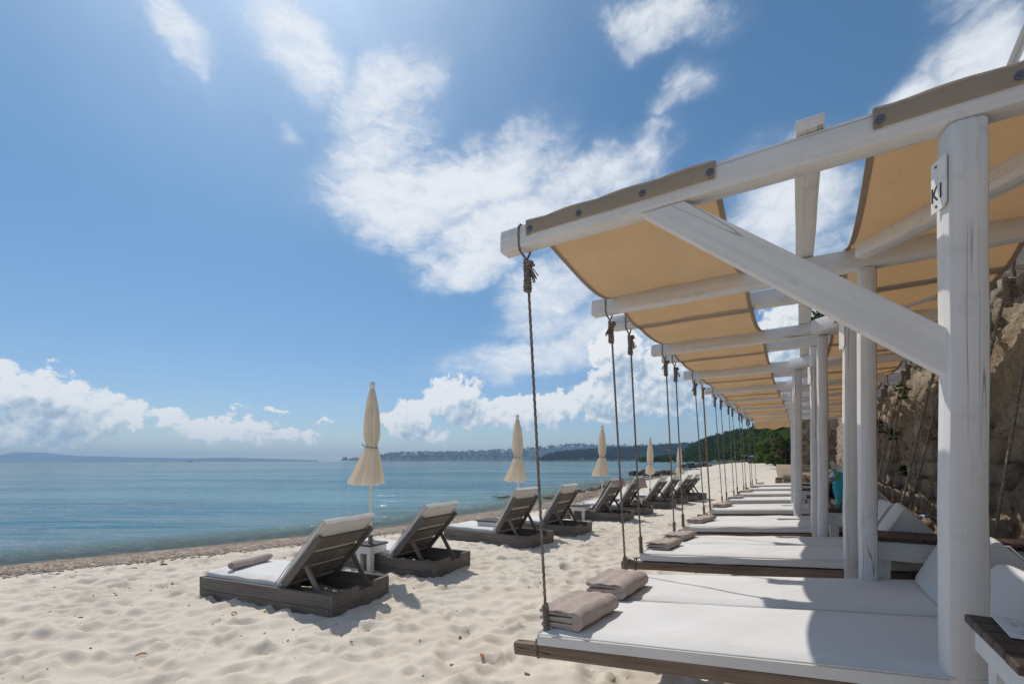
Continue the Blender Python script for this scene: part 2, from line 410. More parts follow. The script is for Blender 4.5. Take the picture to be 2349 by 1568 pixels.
# ------------------------------------------------------------------ layout of the place
PD = Vector((.846, -.533, 0)); DD = Vector((.533, .846, 0)); UP = Vector((0, 0, 1))     # across the beach / along the beach
FZ = [2.61, 3.72, 4.12, 5.14, 5.52, 6.66, 7.04, 8.13, 8.53, 9.42, 9.92, 10.97, 11.42, 12.46, 12.9, 13.95]
FX = [-.04, .656, .909, 1.56, 1.80, 2.48, 2.75, 3.41] + [-.04+.63*(z-2.61) for z in FZ[8:]]
PS = [1.894, 1.756, 1.707, 1.575, 1.525, 1.396, 1.345, 1.323] + [1.30]*8                # where each post stands along its beam
HB = 2.65                                                                                # underside of the beams
def fp(i, s, h=0.0, t=0.0):
    """point at s along frame i (0 = sea end of the beam), t along the beach from it"""
    return Vector((FX[i], FZ[i], h)) + PD*s + DD*t
O1 = Vector((FX[0], FZ[0], 0))
def st(x, y): return ((x-O1.x)*PD.x+(y-O1.y)*PD.y, (x-O1.x)*DD.x+(y-O1.y)*DD.y)

# ------------------------------------------------------------------ sand and sea bed: one sheet out to the horizon
SEA = -.20
shore = np.array([(-7000, -4800), (-60, -36), (-20, -2.2), (-8.22, 7.12), (-5.69, 9.0), (-2.65, 11.8), (-1.13, 14.0), (1.16, 17.4), (3.1, 22), (7.4, 33), (12.4, 42.5), (18.7, 54.5), (28.5, 78), (66, 152), (120, 255), (146, 333), (153, 424), (121, 441), (190, 600), (400, 900), (900, 1350), (9000, 9000)], float)
def shore_dist(x, y, clip=None):
    """distance to the shoreline, positive on land"""
    best = np.full(x.shape, 1e9); sgn = np.ones(x.shape)
    for a, b in zip(shore[:-1], shore[1:]):
        d = b-a; L2 = d@d
        t = np.clip(((x-a[0])*d[0]+(y-a[1])*d[1])/L2, 0, 1)
        px = x-a[0]-t*d[0]; py = y-a[1]-t*d[1]; q = np.hypot(px, py)
        s = np.where(px*d[1]-py*d[0] > 0, 1.0, -1.0)
        m = q < best; best = np.where(m, q, best); sgn = np.where(m, s, sgn)
    return best*sgn
def axis(fine, step, far_lo, far_hi, g=1.06):
    a, b = fine; core = list(np.arange(a, b, step)); hi = []; s = step; x = b
    while x < far_hi: hi.append(x); s *= g; x += s
    hi.append(far_hi); lo = []; s = step; x = a
    while x > far_lo: s *= g; x -= s; lo.append(x)
    lo[-1] = far_lo
    return np.array(sorted(lo)+core+hi)
ax_x = axis((-6.4, 4.2), .034, -7000, 7000); ax_y = axis((2.6, 10.5), .034, -90, 9000, 1.035)
GX, GY = np.meshgrid(ax_x, ax_y)
sdist = shore_dist(GX, GY)
sm = lambda v, a, b: (lambda q: q*q*(3-2*q))(np.clip((v-a)/(b-a), 0, 1))
S_, T_ = (GX-O1.x)*PD.x+(GY-O1.y)*PD.y, (GX-O1.x)*DD.x+(GY-O1.y)*DD.y
wob = fbm(GX*.35, GY*.35, 3)*.5
land = SEA + sm(sdist+wob, -.5, 2.5)*.20
seab = SEA - .05 - np.minimum(np.maximum(-sdist, 0)*.09, 3.0)
GZ = np.where(sdist+wob > -.5, land, np.maximum(seab, SEA-3)-.0)
GZ = np.where(sdist+wob > -.5, GZ, np.minimum(GZ, SEA))
near = np.exp(-np.maximum(GY-14, 0)/30)*sm(sdist, .3, 2.6)
GZ = GZ + sm(S_, 1.0, 2.1)*.36*(T_ > -6)*(T_ < 40)*near + sm(T_, 3, 11)*.14*sm(S_, -1.2, .6)*near
GZ = GZ + sm(GY, 40, 130)*1.0*sm(sdist, 1, 14)
# trodden sand: soft hummocks, ridges and hundreds of footprints
amp = sm(sdist, .9, 2.6)*np.exp(-np.maximum(GY-11, 0)/14)
hum = fbm(GX*1.1+3, GY*1.1, 3)*.032+fbm(GX*4.4+40, GY*6.4+11, 4, .6)*.060
rid = (1-np.abs(fbm(GX*3.4+9, GY*4.6+70, 2))*5.0)
GZ = GZ + amp*.88*(hum+np.clip(rid, -1, 1)*.013)
for k in range(4600):
    fx, fy = rng.uniform(-7.5, 7.5), 2.4+rng.random()**1.3*13
    a = rng.uniform(0, math.pi) if rng.random() < .4 else rng.normal(2.7, .5)
    la, lb, dep = rng.uniform(.06, .14), rng.uniform(.035, .075), rng.uniform(.010, .036)
    i0, i1 = np.searchsorted(ax_x, (fx-.4, fx+.4)); j0, j1 = np.searchsorted(ax_y, (fy-.4, fy+.4))
    if i1-i0 < 3 or j1-j0 < 3: continue
    X = GX[j0:j1, i0:i1]-fx; Y = GY[j0:j1, i0:i1]-fy
    u_ = (X*math.cos(a)+Y*math.sin(a))/la; v_ = (-X*math.sin(a)+Y*math.cos(a))/lb; q = np.hypot(u_, v_)
    pit = -dep*np.exp(-(q**2)*1.15)+dep*.55*np.exp(-((q-1.5)/.42)**2)*(1+.6*np.sign(u_)*np.minimum(1, np.abs(u_)))
    GZ[j0:j1, i0:i1] += .9*pit*amp[j0:j1, i0:i1]
ny, nx = GX.shape
ii = np.arange(nx*ny).reshape(ny, nx)
F = np.stack([ii[:-1, :-1], ii[:-1, 1:], ii[1:, 1:], ii[1:, :-1]], -1).reshape(-1, 4)
def ground_z(x, y):
    i = int(np.clip(np.searchsorted(ax_x, x), 1, nx-1)); j = int(np.clip(np.searchsorted(ax_y, y), 1, ny-1))
    return float((GZ[j, i]+GZ[j-1, i]+GZ[j, i-1]+GZ[j-1, i-1])/4)

M_sand, t = mat('pale_beach_sand')
tc = t.node('ShaderNodeTexCoord').outputs['Object']
n1 = t.noise(tc, .8, 5, .6); n2 = t.noise(tc, 26, 4, .7); n3 = t.noise(tc, 420, 2, .6)
c = t.mix(t.rng(n1, .3, .7), (.57, .50, .415, 1), (.665, .595, .505, 1))
c = t.mix(t.math('MULTIPLY', t.rng(n2, .55, .8), .35), c, (.36, .30, .235, 1))
c = t.mix(t.math('MULTIPLY', t.rng(t.noise(t.map(tc, rot=(0, 0, R(-30)), sc=(.5, 1.6, 1)), 1.1, 6, .72, .6), .58, .70), .28), c, (.27, .22, .17, 1))
spk = t.rng(t.voro(tc, 46), .03, .12, 1, 0); spk = t.math('MULTIPLY', spk, t.rng(t.noise(tc, 4.2, 3), .52, .62))
c = t.mix(t.math('MULTIPLY', spk, .6), c, (.16, .12, .09, 1))
px_, py_, pz_ = t.xyz(tc)
wet = t.rng(t.math('ADD', pz_, t.math('MULTIPLY', t.noise(tc, 1.2, 3), .07)), SEA+.13, SEA+.20, 1, 0)                                    # damp shingle along the water
pv_ = t.voro(tc, 34, out='Color'); pr_ = t.xyz(pv_)[0]
pebc = t.ramp(pr_, [(0, (.07, .05, .04)), (.3, (.22, .16, .12)), (.6, (.33, .25, .19)), (.8, (.20, .13, .095)), (1, (.46, .40, .33))])
c = t.mix(t.math('MULTIPLY', t.math('MULTIPLY', wet, t.rng(pz_, SEA-.12, SEA-.02, .25, 1)), t.rng(t.noise(tc, 3, 3), .3, .45, .55, .95)), c, pebc)
t.put(t.p.inputs['Base Color'], c); t.p.inputs['Roughness'].default_value = .95; t.p.inputs['Specular IOR Level'].default_value = .08
t.put(t.p.inputs['Normal'], t.bump(t.math('ADD', t.math('MULTIPLY', n3, .35), t.noise(tc, 60, 4, .65)), .42, .010))
g = obj('beach', np_mesh('beach', np.stack([GX, GY, GZ], -1).reshape(-1, 3), F, True), M_sand); tag(g, kind='structure')

# ------------------------------------------------------------------ sea
wx = axis((-40, 40), .5, -7000, 9000, 1.07); wy = axis((-10, 60), .5, -90, 9000, 1.06)
WX, WY = np.meshgrid(wx, wy); wd = -shore_dist(WX, WY)
nyw, nxw = WX.shape; wi = np.arange(nxw*nyw).reshape(nyw, nxw)
WF = np.stack([wi[:-1, :-1], wi[:-1, 1:], wi[1:, 1:], wi[1:, :-1]], -1).reshape(-1, 4)
keep = wd.ravel()[WF].max(1) > -6; WF = WF[keep]
sea_m = np_mesh('sea', np.stack([WX, WY, np.full(WX.shape, SEA)], -1).reshape(-1, 3), WF, True)
at = sea_m.attributes.new('offshore', 'FLOAT', 'POINT'); at.data.foreach_set('value', wd.ravel().astype(np.float32))
M_sea, t = mat('clear_turquoise_sea')
tc = t.node('ShaderNodeTexCoord').outputs['Object']; off = t.node('ShaderNodeAttribute', attribute_name='offshore').outputs['Fac']
v = t.map(tc, rot=(0, 0, R(6)), sc=(1, 1, 1))
w1 = t.noise(t.map(v, sc=(.22, .95, 1)), 1.0, 3, .5, .6)
w2 = t.noise(t.map(v, sc=(.9, 3.2, 1)), 1.0, 3, .55, .5)
w3 = t.noise(t.map(v, sc=(.05, .34, 1)), 1.0, 3, .5, .5)
w4 = t.noise(t.map(tc, rot=(0, 0, R(-38)), sc=(1, 1.7, 1)), 4.2, 2, .6, .6)
edge = t.rng(off, 0.9, 3.0, 1, 0, True)
h = t.math('ADD', t.math('MULTIPLY', w1, .25), t.math('ADD', t.math('MULTIPLY', w2, .055), t.math('MULTIPLY', w3, .58)))
h = t.math('MULTIPLY', h, t.rng(off, 8, 110, 1.0, .30))
h = t.math('ADD', h, t.math('MULTIPLY', w4, t.math('ADD', .010, t.math('MULTIPLY', edge, .34))))
nb = t.bump(h, 1.0, 1.0)
patch = t.rng(t.noise(t.map(v, sc=(.02, .09, 1)), 1.0, 4, .6, .5), .42, .62)
deep = t.mix(patch, (.065, .18, .235, 1), (.16, .32, .36, 1))
body = t.mix(t.rng(off, 0, 7, 1, 0, True), deep, (.15, .22, .20, 1))
df = t.node('ShaderNodeBsdfDiffuse'); t.put(df.inputs[0], body)
tp = t.node('ShaderNodeBsdfTransparent'); t.put(tp.inputs[0], (.72, .80, .76, 1))
gl = t.node('ShaderNodeBsdfGlossy'); t.put(gl.inputs['Roughness'], t.rng(edge, 0, 1, .06, .19)); t.put(gl.inputs['Normal'], nb)
m1 = t.node('ShaderNodeMixShader'); t.put(m1.inputs[0], t.rng(off, 0.0, 3.4, .12, 1, True)); t.l.new(tp.outputs[0], m1.inputs[1]); t.l.new(df.outputs[0], m1.inputs[2])
fr = t.node('ShaderNodeFresnel'); fr.inputs[0].default_value = 1.33; t.put(fr.inputs['Normal'], nb)
m2 = t.node('ShaderNodeMixShader'); t.put(m2.inputs[0], t.math('MULTIPLY', fr.outputs[0], .92)); t.l.new(m1.outputs[0], m2.inputs[1]); t.l.new(gl.outputs[0], m2.inputs[2])
t.l.new(m2.outputs[0], t.out.inputs[0]); t.n.remove(t.p)
tag(obj('sea', sea_m, M_sea), kind='structure')

# ------------------------------------------------------------------ far coasts and the wooded hill
def leaf_cloud(C, Rr, n, size, flat=.8, up=.35, g=rng):
    """n leaf-clump quads on and inside ellipsoids: arrays of verts / faces"""
    C = np.asarray(C, float); Rr = np.asarray(Rr, float); N = len(C)*n
    d = g.normal(size=(N, 3)); d /= np.linalg.norm(d, axis=1)[:, None]
    d[:, 2] = np.abs(d[:, 2])*(1-up)+d[:, 2]*up
    r = g.random(N)**.33*(.72+.42*g.random(N))
    P = np.repeat(C, n, 0)+d*np.repeat(Rr, n, 0)*r[:, None]
    nn = d*.7+g.normal(size=(N, 3))*.55; nn[:, 2] += .25; nn /= np.linalg.norm(nn, axis=1)[:, None]
    a = np.cross(nn, g.normal(size=(N, 3))); a /= np.linalg.norm(a, axis=1)[:, None]; b = np.cross(nn, a)
    s = (size if np.isscalar(size) else np.repeat(size, n))*(.55+.9*g.random(N))
    s = s[:, None]
    V = np.stack([P-a*s, P-b*s*flat*.8, P+a*s, P+b*s*flat], 1).reshape(-1, 3)
    return V, np.arange(N*4).reshape(-1, 4)
def foliage(name, c0, c1, c2=None, scale=.12, thru=.25):
    m, t = mat(name); tc = t.node('ShaderNodeTexCoord').outputs['Object']
    isl = t.node('ShaderNodeNewGeometry').outputs['Random Per Island']
    n = t.noise(tc, scale, 3, .6)
    f = t.math('ADD', t.math('MULTIPLY', isl, .5), t.math('MULTIPLY', t.rng(n, .3, .7), .5))
    st_ = [(0, c0), (.6, c1), (1, c2 or c1)]
    col = t.ramp(f, st_)
    d = t.node('ShaderNodeBsdfDiffuse'); tr = t.node('ShaderNodeBsdfTranslucent'); mx = t.node('ShaderNodeMixShader'); mx.inputs[0].default_value = thru
    t.put(d.inputs[0], col); t.put(tr.inputs[0], col); t.l.new(d.outputs[0], mx.inputs[1]); t.l.new(tr.outputs[0], mx.inputs[2]); t.l.new(mx.outputs[0], t.out.inputs[0]); t.n.remove(t.p)
    return m
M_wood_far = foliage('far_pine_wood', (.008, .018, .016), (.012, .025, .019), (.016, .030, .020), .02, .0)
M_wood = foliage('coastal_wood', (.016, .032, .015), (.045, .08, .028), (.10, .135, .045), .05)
M_scrub = foliage('pale_scrub', (.05, .085, .02), (.10, .14, .035), (.16, .18, .05), .3)
M_dry = foliage('dry_brown_scrub', (.07, .055, .035), (.12, .10, .06), (.15, .14, .07), .3)
M_hill = simple('hillside_ground', (.06, .085, .035), .95, None, .3, .02)
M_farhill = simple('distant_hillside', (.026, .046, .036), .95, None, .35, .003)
M_trunk = simple('brown_bark', (.11, .08, .06), .9, (30, .6, .02), .3, 12)
def X_at(u, Y): return (u-1174.5)/FP*Y
def H_at(v, Y): return EYE+(1056-v)/FP*Y
def headland(name, prof, Y, depth, mat_, nb=26, na=160, rough=.1, foot=SEA-.5):
    us = np.array([p[0] for p in prof], float); vs_ = np.array([p[1] for p in prof], float)
    a = np.linspace(us[0], us[-1], na); ridge = np.interp(a, us, vs_)
    b = np.linspace(0, 1, nb); V = []
    for j, q in enumerate(b):
        yy = Y+depth*q
        prf = math.sin(min(q/.62, 1)*math.pi/2)**1.1 if q < .62 else math.cos((q-.62)/.38*math.pi/2)
        top = EYE+(1056-ridge)/FP*(Y+depth*.62)
        nz = fbm(a*.045+q*3, a*0+q*7+Y*.01, 4)*rough*top*2.2*math.sin(q*math.pi)
        V.append(np.stack([(a-1174.5)/FP*(Y+depth*.62*q), np.full(na, yy)+fbm(a*.02, a*0+q*5, 3)*depth*.15, foot+(top-foot)*prf+nz*(.25 if .5 < q < .72 else 1)], -1))
    V = np.array(V); k = np.arange(na*nb).reshape(nb, na)
    Fq = np.stack([k[:-1, :-1], k[:-1, 1:], k[1:, 1:], k[1:, :-1]], -1).reshape(-1, 4)
    tag(obj(name, np_mesh(name, V.reshape(-1, 3), Fq, True), mat_), kind='structure'); return V
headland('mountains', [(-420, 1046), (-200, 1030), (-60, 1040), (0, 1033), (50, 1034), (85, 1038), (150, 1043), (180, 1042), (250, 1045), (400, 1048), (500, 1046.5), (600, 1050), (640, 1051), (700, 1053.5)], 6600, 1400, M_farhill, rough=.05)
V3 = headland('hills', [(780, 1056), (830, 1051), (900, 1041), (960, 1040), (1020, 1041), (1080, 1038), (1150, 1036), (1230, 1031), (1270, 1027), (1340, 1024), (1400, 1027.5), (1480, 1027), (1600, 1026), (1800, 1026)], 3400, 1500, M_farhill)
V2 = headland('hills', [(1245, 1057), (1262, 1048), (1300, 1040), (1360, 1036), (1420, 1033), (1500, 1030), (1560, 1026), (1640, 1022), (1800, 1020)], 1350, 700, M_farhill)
def wood_on(V, n, rad, q, size, b0=.02, b1=.75):
    nb_, na_, _ = V.shape
    bi = rng.uniform(b0, b1, n)*(nb_-1.001); ai = rng.uniform(0, na_-1.001, n)
    b_i = bi.astype(int); a_i = ai.astype(int); fb = (bi-b_i)[:, None]; fa = (ai-a_i)[:, None]
    P = (V[b_i, a_i]*(1-fb)+V[b_i+1, a_i]*fb)*(1-fa)+(V[b_i, a_i+1]*(1-fb)+V[b_i+1, a_i+1]*fb)*fa
    r = rng.uniform(.65, 1.35, n)*rad; C = P+np.stack([0*r, 0*r, r*.75], -1)
    return leaf_cloud(C, np.stack([r, r, r*1.05], -1), q, r*size)
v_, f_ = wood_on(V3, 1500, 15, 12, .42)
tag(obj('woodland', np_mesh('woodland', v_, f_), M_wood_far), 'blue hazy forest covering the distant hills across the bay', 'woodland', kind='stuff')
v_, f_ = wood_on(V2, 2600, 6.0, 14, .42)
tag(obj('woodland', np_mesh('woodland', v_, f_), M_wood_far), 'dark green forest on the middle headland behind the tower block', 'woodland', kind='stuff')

# near wooded hill: foot line and ridge line, both as (picture column, distance)
foot = [(1470, 410, SEA-1), (1560, 390, SEA-1), (1640, 300, SEA-.5), (1700, 200, .6), (1740, 138, 1.2), (1780, 92, 1.2), (1815, 66, 1.2), (1860, 52, 1.3), (1990, 44, 1.4)]
ridge = [(1470, 560, 1060), (1556, 540, 1052), (1575, 530, 1038), (1590, 520, 1027), (1615, 480, 1016), (1638, 460, 1009), (1660, 430, 1004), (1685, 400, 998), (1726, 350, 994), (1756, 310, 989), (1790, 290, 978), (1814, 270, 972), (1860, 255, 960), (1990, 240, 935)]
na, nb = 150, 44
A = np.linspace(1470, 1990, na); fY = np.interp(A, [q[0] for q in foot], [q[1] for q in foot]); fZ_ = np.interp(A, [q[0] for q in foot], [q[2] for q in foot])
rY = np.interp(A, [q[0] for q in ridge], [q[1] for q in ridge]); rV = np.interp(A, [q[0] for q in ridge], [q[2] for q in ridge])
rZ = EYE+(1056-rV)/FP*rY; V1 = []
for q in np.linspace(0, 1.25, nb):
    yy = fY+(rY-fY)*q; k = min(q, 1.0)
    z = fZ_+(rZ-fZ_)*(k**.85) - max(q-1, 0)*rZ*1.2
    z = z+fbm(A*.05, A*0+q*6, 4)*(rZ-fZ_)*.22*math.sin(min(q, 1)*math.pi)
    V1.append(np.stack([(A-1174.5)/FP*yy, yy, z], -1))
V1 = np.array(V1); k_ = np.arange(na*nb).reshape(nb, na)
tag(obj('hillside', np_mesh('hillside', V1.reshape(-1, 3), np.stack([k_[:-1, :-1], k_[:-1, 1:], k_[1:, 1:], k_[1:, :-1]], -1).reshape(-1, 4), True), M_hill), kind='structure')
vs1, fs1 = [], []
def acc(vf, base=[0]):
    v, f = vf; vs1.append(v); fs1.append(f+sum(len(q) for q in vs1[:-1]))
acc(wood_on(V1, 2900, 2.6, 32, .30, .0, .84)); acc(wood_on(V1[:, 60:], 900, 1.7, 40, .30, .0, .5))
tag(obj('woodland', np_mesh('woodland', np.concatenate(vs1), np.concatenate(fs1)), M_wood), 'dense green wood covering the steep hillside above the beach', 'woodland', kind='stuff')

def crown_tree(name, label, cat, x, y, z, h, rx, mt, n=700, leaf=.10, blobs=9, trunk=True, group=None, seed=1, zc=.62, part='crown'):
    g = np.random.default_rng(seed); root = thing(name, label, cat, (x, y, z), 0, group)
    C = []; Q = []
    for k in range(blobs):
        a = g.uniform(0, 6.28); r = g.random()**.5*rx*.7; q = g.uniform(.32, .62)*rx
        C.append((r*math.cos(a), r*math.sin(a), h*g.uniform(zc-.32, 1.0)-q*.5)); Q.append((q, q, q*.85))
    v, f = leaf_cloud(C, Q, n//blobs, leaf, g=g)
    obj(part, np_mesh(part, v, f), mt, root)
    if trunk:
        t_ = MB(); t_.tube([(0, 0, -.2), (rx*.04, 0, h*.3), (rx*.02, rx*.04, h*.62), (0, 0, h*.85)], .1, 7, rad=[h*.035, h*.028, h*.018, h*.006])
        for k in range(5):
            c = C[k % len(C)]; t_.tube([(rx*.03, 0, h*(.3+.08*k)), (c[0]*.5, c[1]*.5, c[2]*.75), (c[0]*.9, c[1]*.9, c[2])], .05, 5, rad=[h*.014, h*.01, h*.004])
        obj('trunk', t_, M_trunk, root)
    return root
# single bushes at the foot of the hill, near enough to tell apart
bl = [('bush', 'yellow green scrub bush spreading lowest down onto the sand', 1752, 1063, 105, 2.6, 3.6, M_scrub), ('bush', 'pale green rounded bush halfway up the slope by a thin pole', 1736, 1046, 150, 7, 6.0, M_scrub),
      ('bush', 'dark green broad bush behind the yellow green scrub', 1766, 1052, 120, 6, 5, M_wood), ('bush', 'light green scrub bush beside the dry brown shrub', 1783, 1058, 84, 4.2, 3.2, M_scrub),
      ('shrub', 'tall dry brown bare shrub beside the white posts', 1803, 1060, 62, 4.6, 2.1, M_dry), ('bush', 'low green bush in front of the dry brown shrub', 1790, 1062, 66, 1.8, 1.9, M_scrub),
      ('bush', 'mid green tall bush above the dry brown shrub', 1806, 1040, 95, 7.5, 4.5, M_scrub), ('bush', 'small grey green bush beside the thatched huts', 1712, 1052, 160, 5.0, 4.0, M_wood)]
for i, (nm, lb, u, v, Y, h, rx, mt) in enumerate(bl):
    crown_tree(nm, lb, nm, X_at(u, Y), Y, H_at(v, Y)-.3, h, rx, mt, 1500, .16+rx*.045, 14, True, None, 40+i, .45)
# utility pole on the slope
p = thing('pole', 'thin grey lamp pole standing among the hillside bushes', 'pole', (X_at(1739, 140), 140, H_at(1052, 140)))
b_ = MB(); b_.lathe([(.12, 0), (.09, 5.5)], 8); obj('shaft', b_, M_steel, p); b_ = MB(); b_.box(-.6, .1, -.12, .12, 5.5, 5.62, .03); obj('lamp_head', b_, M_steel, p)

# buildings far off
M_wall = simple('white_render', (.62, .60, .56), .8, None, .08, .6); M_tile = simple('red_roof_tiles', (.36, .13, .085), .8, None, .2, 1.5); M_glass = simple('dark_window_glass', (.03, .04, .05), .15, None, .1, 1, .5)
def house(name, label, x, y, z, wx_, dy_, h, roof=True, nwin=3, rows=1, rz=0.0, cat='house'):
    r = thing(name, label, cat, (x, y, z), rz)
    b = MB(); b.box(-wx_/2, wx_/2, -dy_/2, dy_/2, -1.0, h); obj('wall', b, M_wall, r, smooth=0)
    if roof:
        b = MB(); e = .5; hh = wx_*.22
        b.add([(-wx_/2-e, -dy_/2-e, h), (wx_/2+e, -dy_/2-e, h), (wx_/2+e, dy_/2+e, h), (-wx_/2-e, dy_/2+e, h), (-wx_*.15, 0, h+hh), (wx_*.15, 0, h+hh)], [(0, 1, 5, 4), (1, 2, 5), (2, 3, 4, 5), (3, 0, 4), (3, 2, 1, 0)]); obj('roof', b, M_tile, r, smooth=0)
    wm = None
    for rr in range(rows):
        for k in range(nwin):
            cx = -wx_/2+wx_*(k+.5)/nwin; cz = h*(rr+.45)/rows
            b = MB(); s = min(wx_/nwin*.3, .7*h/rows*.4+.3); b.box(-s, s, -.06, .06, -h/rows*.26, h/rows*.26)
            if wm is None: wm = b.mesh('window', 0)
            obj('window', wm, M_glass, r, Matrix.Translation((cx, -dy_/2-.03, cz)))
    return r
house('cottage', 'small white cottage with red tiled hip roof on the wooded hillside', X_at(1690, 300), 300, H_at(1028.5, 300), 5.2, 5, 2.0, True, 2, 1, R(-20))
house('villa', 'low white flat roofed villa among trees below the red roof', X_at(1662, 320), 320, H_at(1040, 320), 4.6, 4, 2.2, False, 3, 1, R(-20))
house('tower_block', 'pale grey tower block at the foot of the far headland', X_at(1537, 1330), 1330, H_at(1056, 1330), 13, 10, 13, False, 4, 6, R(-30), 'building')
for i, (u, Y, wv, hv) in enumerate([(1480, 1340, 14, 5), (1494, 1345, 10, 6), (1507, 1338, 12, 4.5), (1519, 1335, 9, 6), (1526, 1342, 10, 4)]):
    tag(house('house', ['low white house farthest from the tower block on the far shore', 'white two storey house between low houses on the far shore', 'long low white house mid row on the far shore', 'narrow white house two along from the tower block', 'small white house directly beside the tower block'][i], X_at(u, Y), Y, H_at(1056, Y), wv, 8, hv, i % 2 == 0, 3, 1, R(-20)), group='houses on the far shore')
# boat
bt = thing('boat', 'small dark motor boat far out on the horizon', 'boat', (X_at(436, 2200), 2200, SEA), R(4))
b_ = MB(); b_.add([(-9, -2, 0), (7, -2, 0), (11, 0, 0), (7, 2, 0), (-9, 2, 0), (-9.5, -2.6, 3), (8, -2.6, 3.2), (14, 0, 4), (8, 2.6, 3.2), (-9.5, 2.6, 3)], [(0, 1, 6, 5), (1, 2, 7, 6), (2, 3, 8, 7), (3, 4, 9, 8), (4, 0, 5, 9), (5, 6, 7, 8, 9), (4, 3, 2, 1, 0)])
obj('hull', b_, simple('navy_hull', (.02, .03, .06), .5), bt, smooth=0)
b_ = MB(); b_.box(-5, 3, -1.6, 1.6, 3, 6.2, .4); b_.box(-3, 1.5, -1.3, 1.3, 6.2, 7.4, .3); obj('cabin', b_, M_wall, bt)

# thatched beach shelters and a blue parasol down the beach
M_straw = simple('brown_thatch', (.16, .11, .075), .95, (6, .8, .2), .3, 3)
for i, (u, Y, h) in enumerate([(1703, 165, 2.5), (1712, 158, 2.5), (1722, 150, 2.8), (1695, 175, 2.5)]):
    zz = H_at(1060.5, Y); r = thing('thatched_parasol', ['brown thatched parasol second from the hill end', 'brown thatched parasol between two others by the huts', 'largest brown thatched parasol nearest the bushes', 'brown thatched parasol farthest down the beach'][i], 'parasol', (X_at(u, Y), Y, zz), 0, 'thatched parasols down the beach')
    b_ = MB(); b_.lathe([(.08, -.3), (.07, h)], 8); obj('pole', b_, M_trunk, r)
    b_ = MB(); b_.lathe([(1.9, h-.75), (1.85, h-.6), (1.2, h-.25), (.5, h+.05), (.03, h+.3)], 14, mod=lambda a, z: 1+.06*math.sin(7*a)); obj('thatch', b_, M_straw, r)
r = thing('parasol', 'open blue parasol with two loungers far down the beach', 'parasol', (X_at(1726, 112), 112, H_at(1063.0, 112)))
b_ = MB(); b_.lathe([(.03, -.3), (.03, 1.9)], 8); obj('pole', b_, M_ivory, r)
b_ = MB(); b_.lathe([(1.0, 1.5), (.65, 1.72), (.03, 1.9), ], 10); obj('canopy', b_, simple('blue_parasol_cloth', (.05, .22, .48), .8), r)
for k in range(2):
    q = thing('beach_lounger', ['dark beach lounger under the blue parasol on its seaward side', 'dark beach lounger under the blue parasol on its landward side'][k], 'sun lounger', (X_at(1721+k*7, 110), 110, H_at(1064.2, 110)), R(20), 'loungers under the blue parasol')
    b_ = MB(); b_.box(-.3, .3, -.95, .5, .28, .36, .02); b_.add([(-.3, .5, .3), (.3, .5, .3), (.3, 1.0, .75), (-.3, 1.0, .75), (-.3, .5, .36), (.3, .5, .36), (.3, .97, .8), (-.3, .97, .8)], [(0, 1, 2, 3), (4, 7, 6, 5), (0, 4, 5, 1), (3, 2, 6, 7), (0, 3, 7, 4), (1, 5, 6, 2)]); obj('bed', b_, M_black, q)
    lm = None
    for sx in (-1, 1):
        for sy in (-.85, .4):
            b_ = MB(); b_.box(sx*.27-.025, sx*.27+.025, sy-.025, sy+.025, -.1, .28); obj('leg', b_, M_grey, q)

# rock outcrops along the shore, each one ledge of boulders grown together
M_rock = simple('dark_shore_rock', (.085, .062, .05), .85, (2.2, .9, .15), .45, 1.4); M_ledge = simple('brown_flat_rock', (.19, .14, .10), .9, (3, .9, .1), .35, 1.2)
import bmesh
def rock_mesh(seed, mt):
    bm = bmesh.new(); bmesh.ops.create_icosphere(bm, subdivisions=2, radius=1); g = random.Random(seed); p = [g.uniform(0, 6) for _ in range(6)]
    for v in bm.verts:
        c = v.co.copy(); k = 1+.22*math.sin(c.x*2.7+p[0])*math.sin(c.y*3.1+p[1])+.16*math.sin(c.z*4.3+p[2]+c.x*2)+.07*math.sin(c.x*9+p[3])*math.sin(c.y*8+p[4])
        v.co = c*k
    m = bpy.data.meshes.new('rock'); bm.to_mesh(m); bm.free(); m.materials.append(mt); return m
RK = {}
def outcrop(name, label, u0, v0, u1, v1, n, size, flat, mt, seed):
    g = np.random.default_rng(seed)
    if mt.name not in RK: RK[mt.name] = [rock_mesh(i+len(RK)*20, mt) for i in range(9)]
    um, vm = (u0+u1)/2, (v0+v1)/2; Ym = (EYE-SEA)*FP/max(vm-1056, 4.0)
    root = thing(name, label, 'rock outcrop', (X_at(um, Ym), Ym, SEA))
    for k in range(n):
        q = (k+.5)/n+g.normal()*.03; u = u0+(u1-u0)*q; v = v0+(v1-v0)*q+g.normal()*.7
        Y = (EYE-SEA)*FP/max(v-1056, 4.0); s = size*g.uniform(.5, 1.35)*(Y/40)
        M = Matrix.Translation((X_at(u, Y), Y+g.normal()*s*.6, SEA+s*flat*.12)) @ Matrix.Rotation(g.uniform(0, 6.28), 4, 'Z') @ Matrix.Diagonal((s*g.uniform(.8, 1.7), s*g.uniform(.7, 1.1), s*flat*g.uniform(.6, 1.3), 1))
        obj('rock', RK[mt.name][k % 9], None, root, local(root, M))
outcrop('rock_outcrop', 'dark boulder line reaching into the water behind the third parasol', 1447, 1090, 1535, 1090, 17, .34, .95, M_rock, 1)
outcrop('rock_outcrop', 'dark boulder reef farther out beside the far headland', 1560, 1072.5, 1630, 1072, 24, .24, .9, M_rock, 2)
outcrop('rock_outcrop', 'flat brown rock shelf at the water edge below the boulder line', 1515, 1094.5, 1585, 1090.5, 16, .42, .34, M_ledge, 3)
outcrop('rock_outcrop', 'low brown ledge of rock in the shallows beside the draped loungers', 1262, 1142, 1420, 1112, 30, .36, .42, M_ledge, 4)
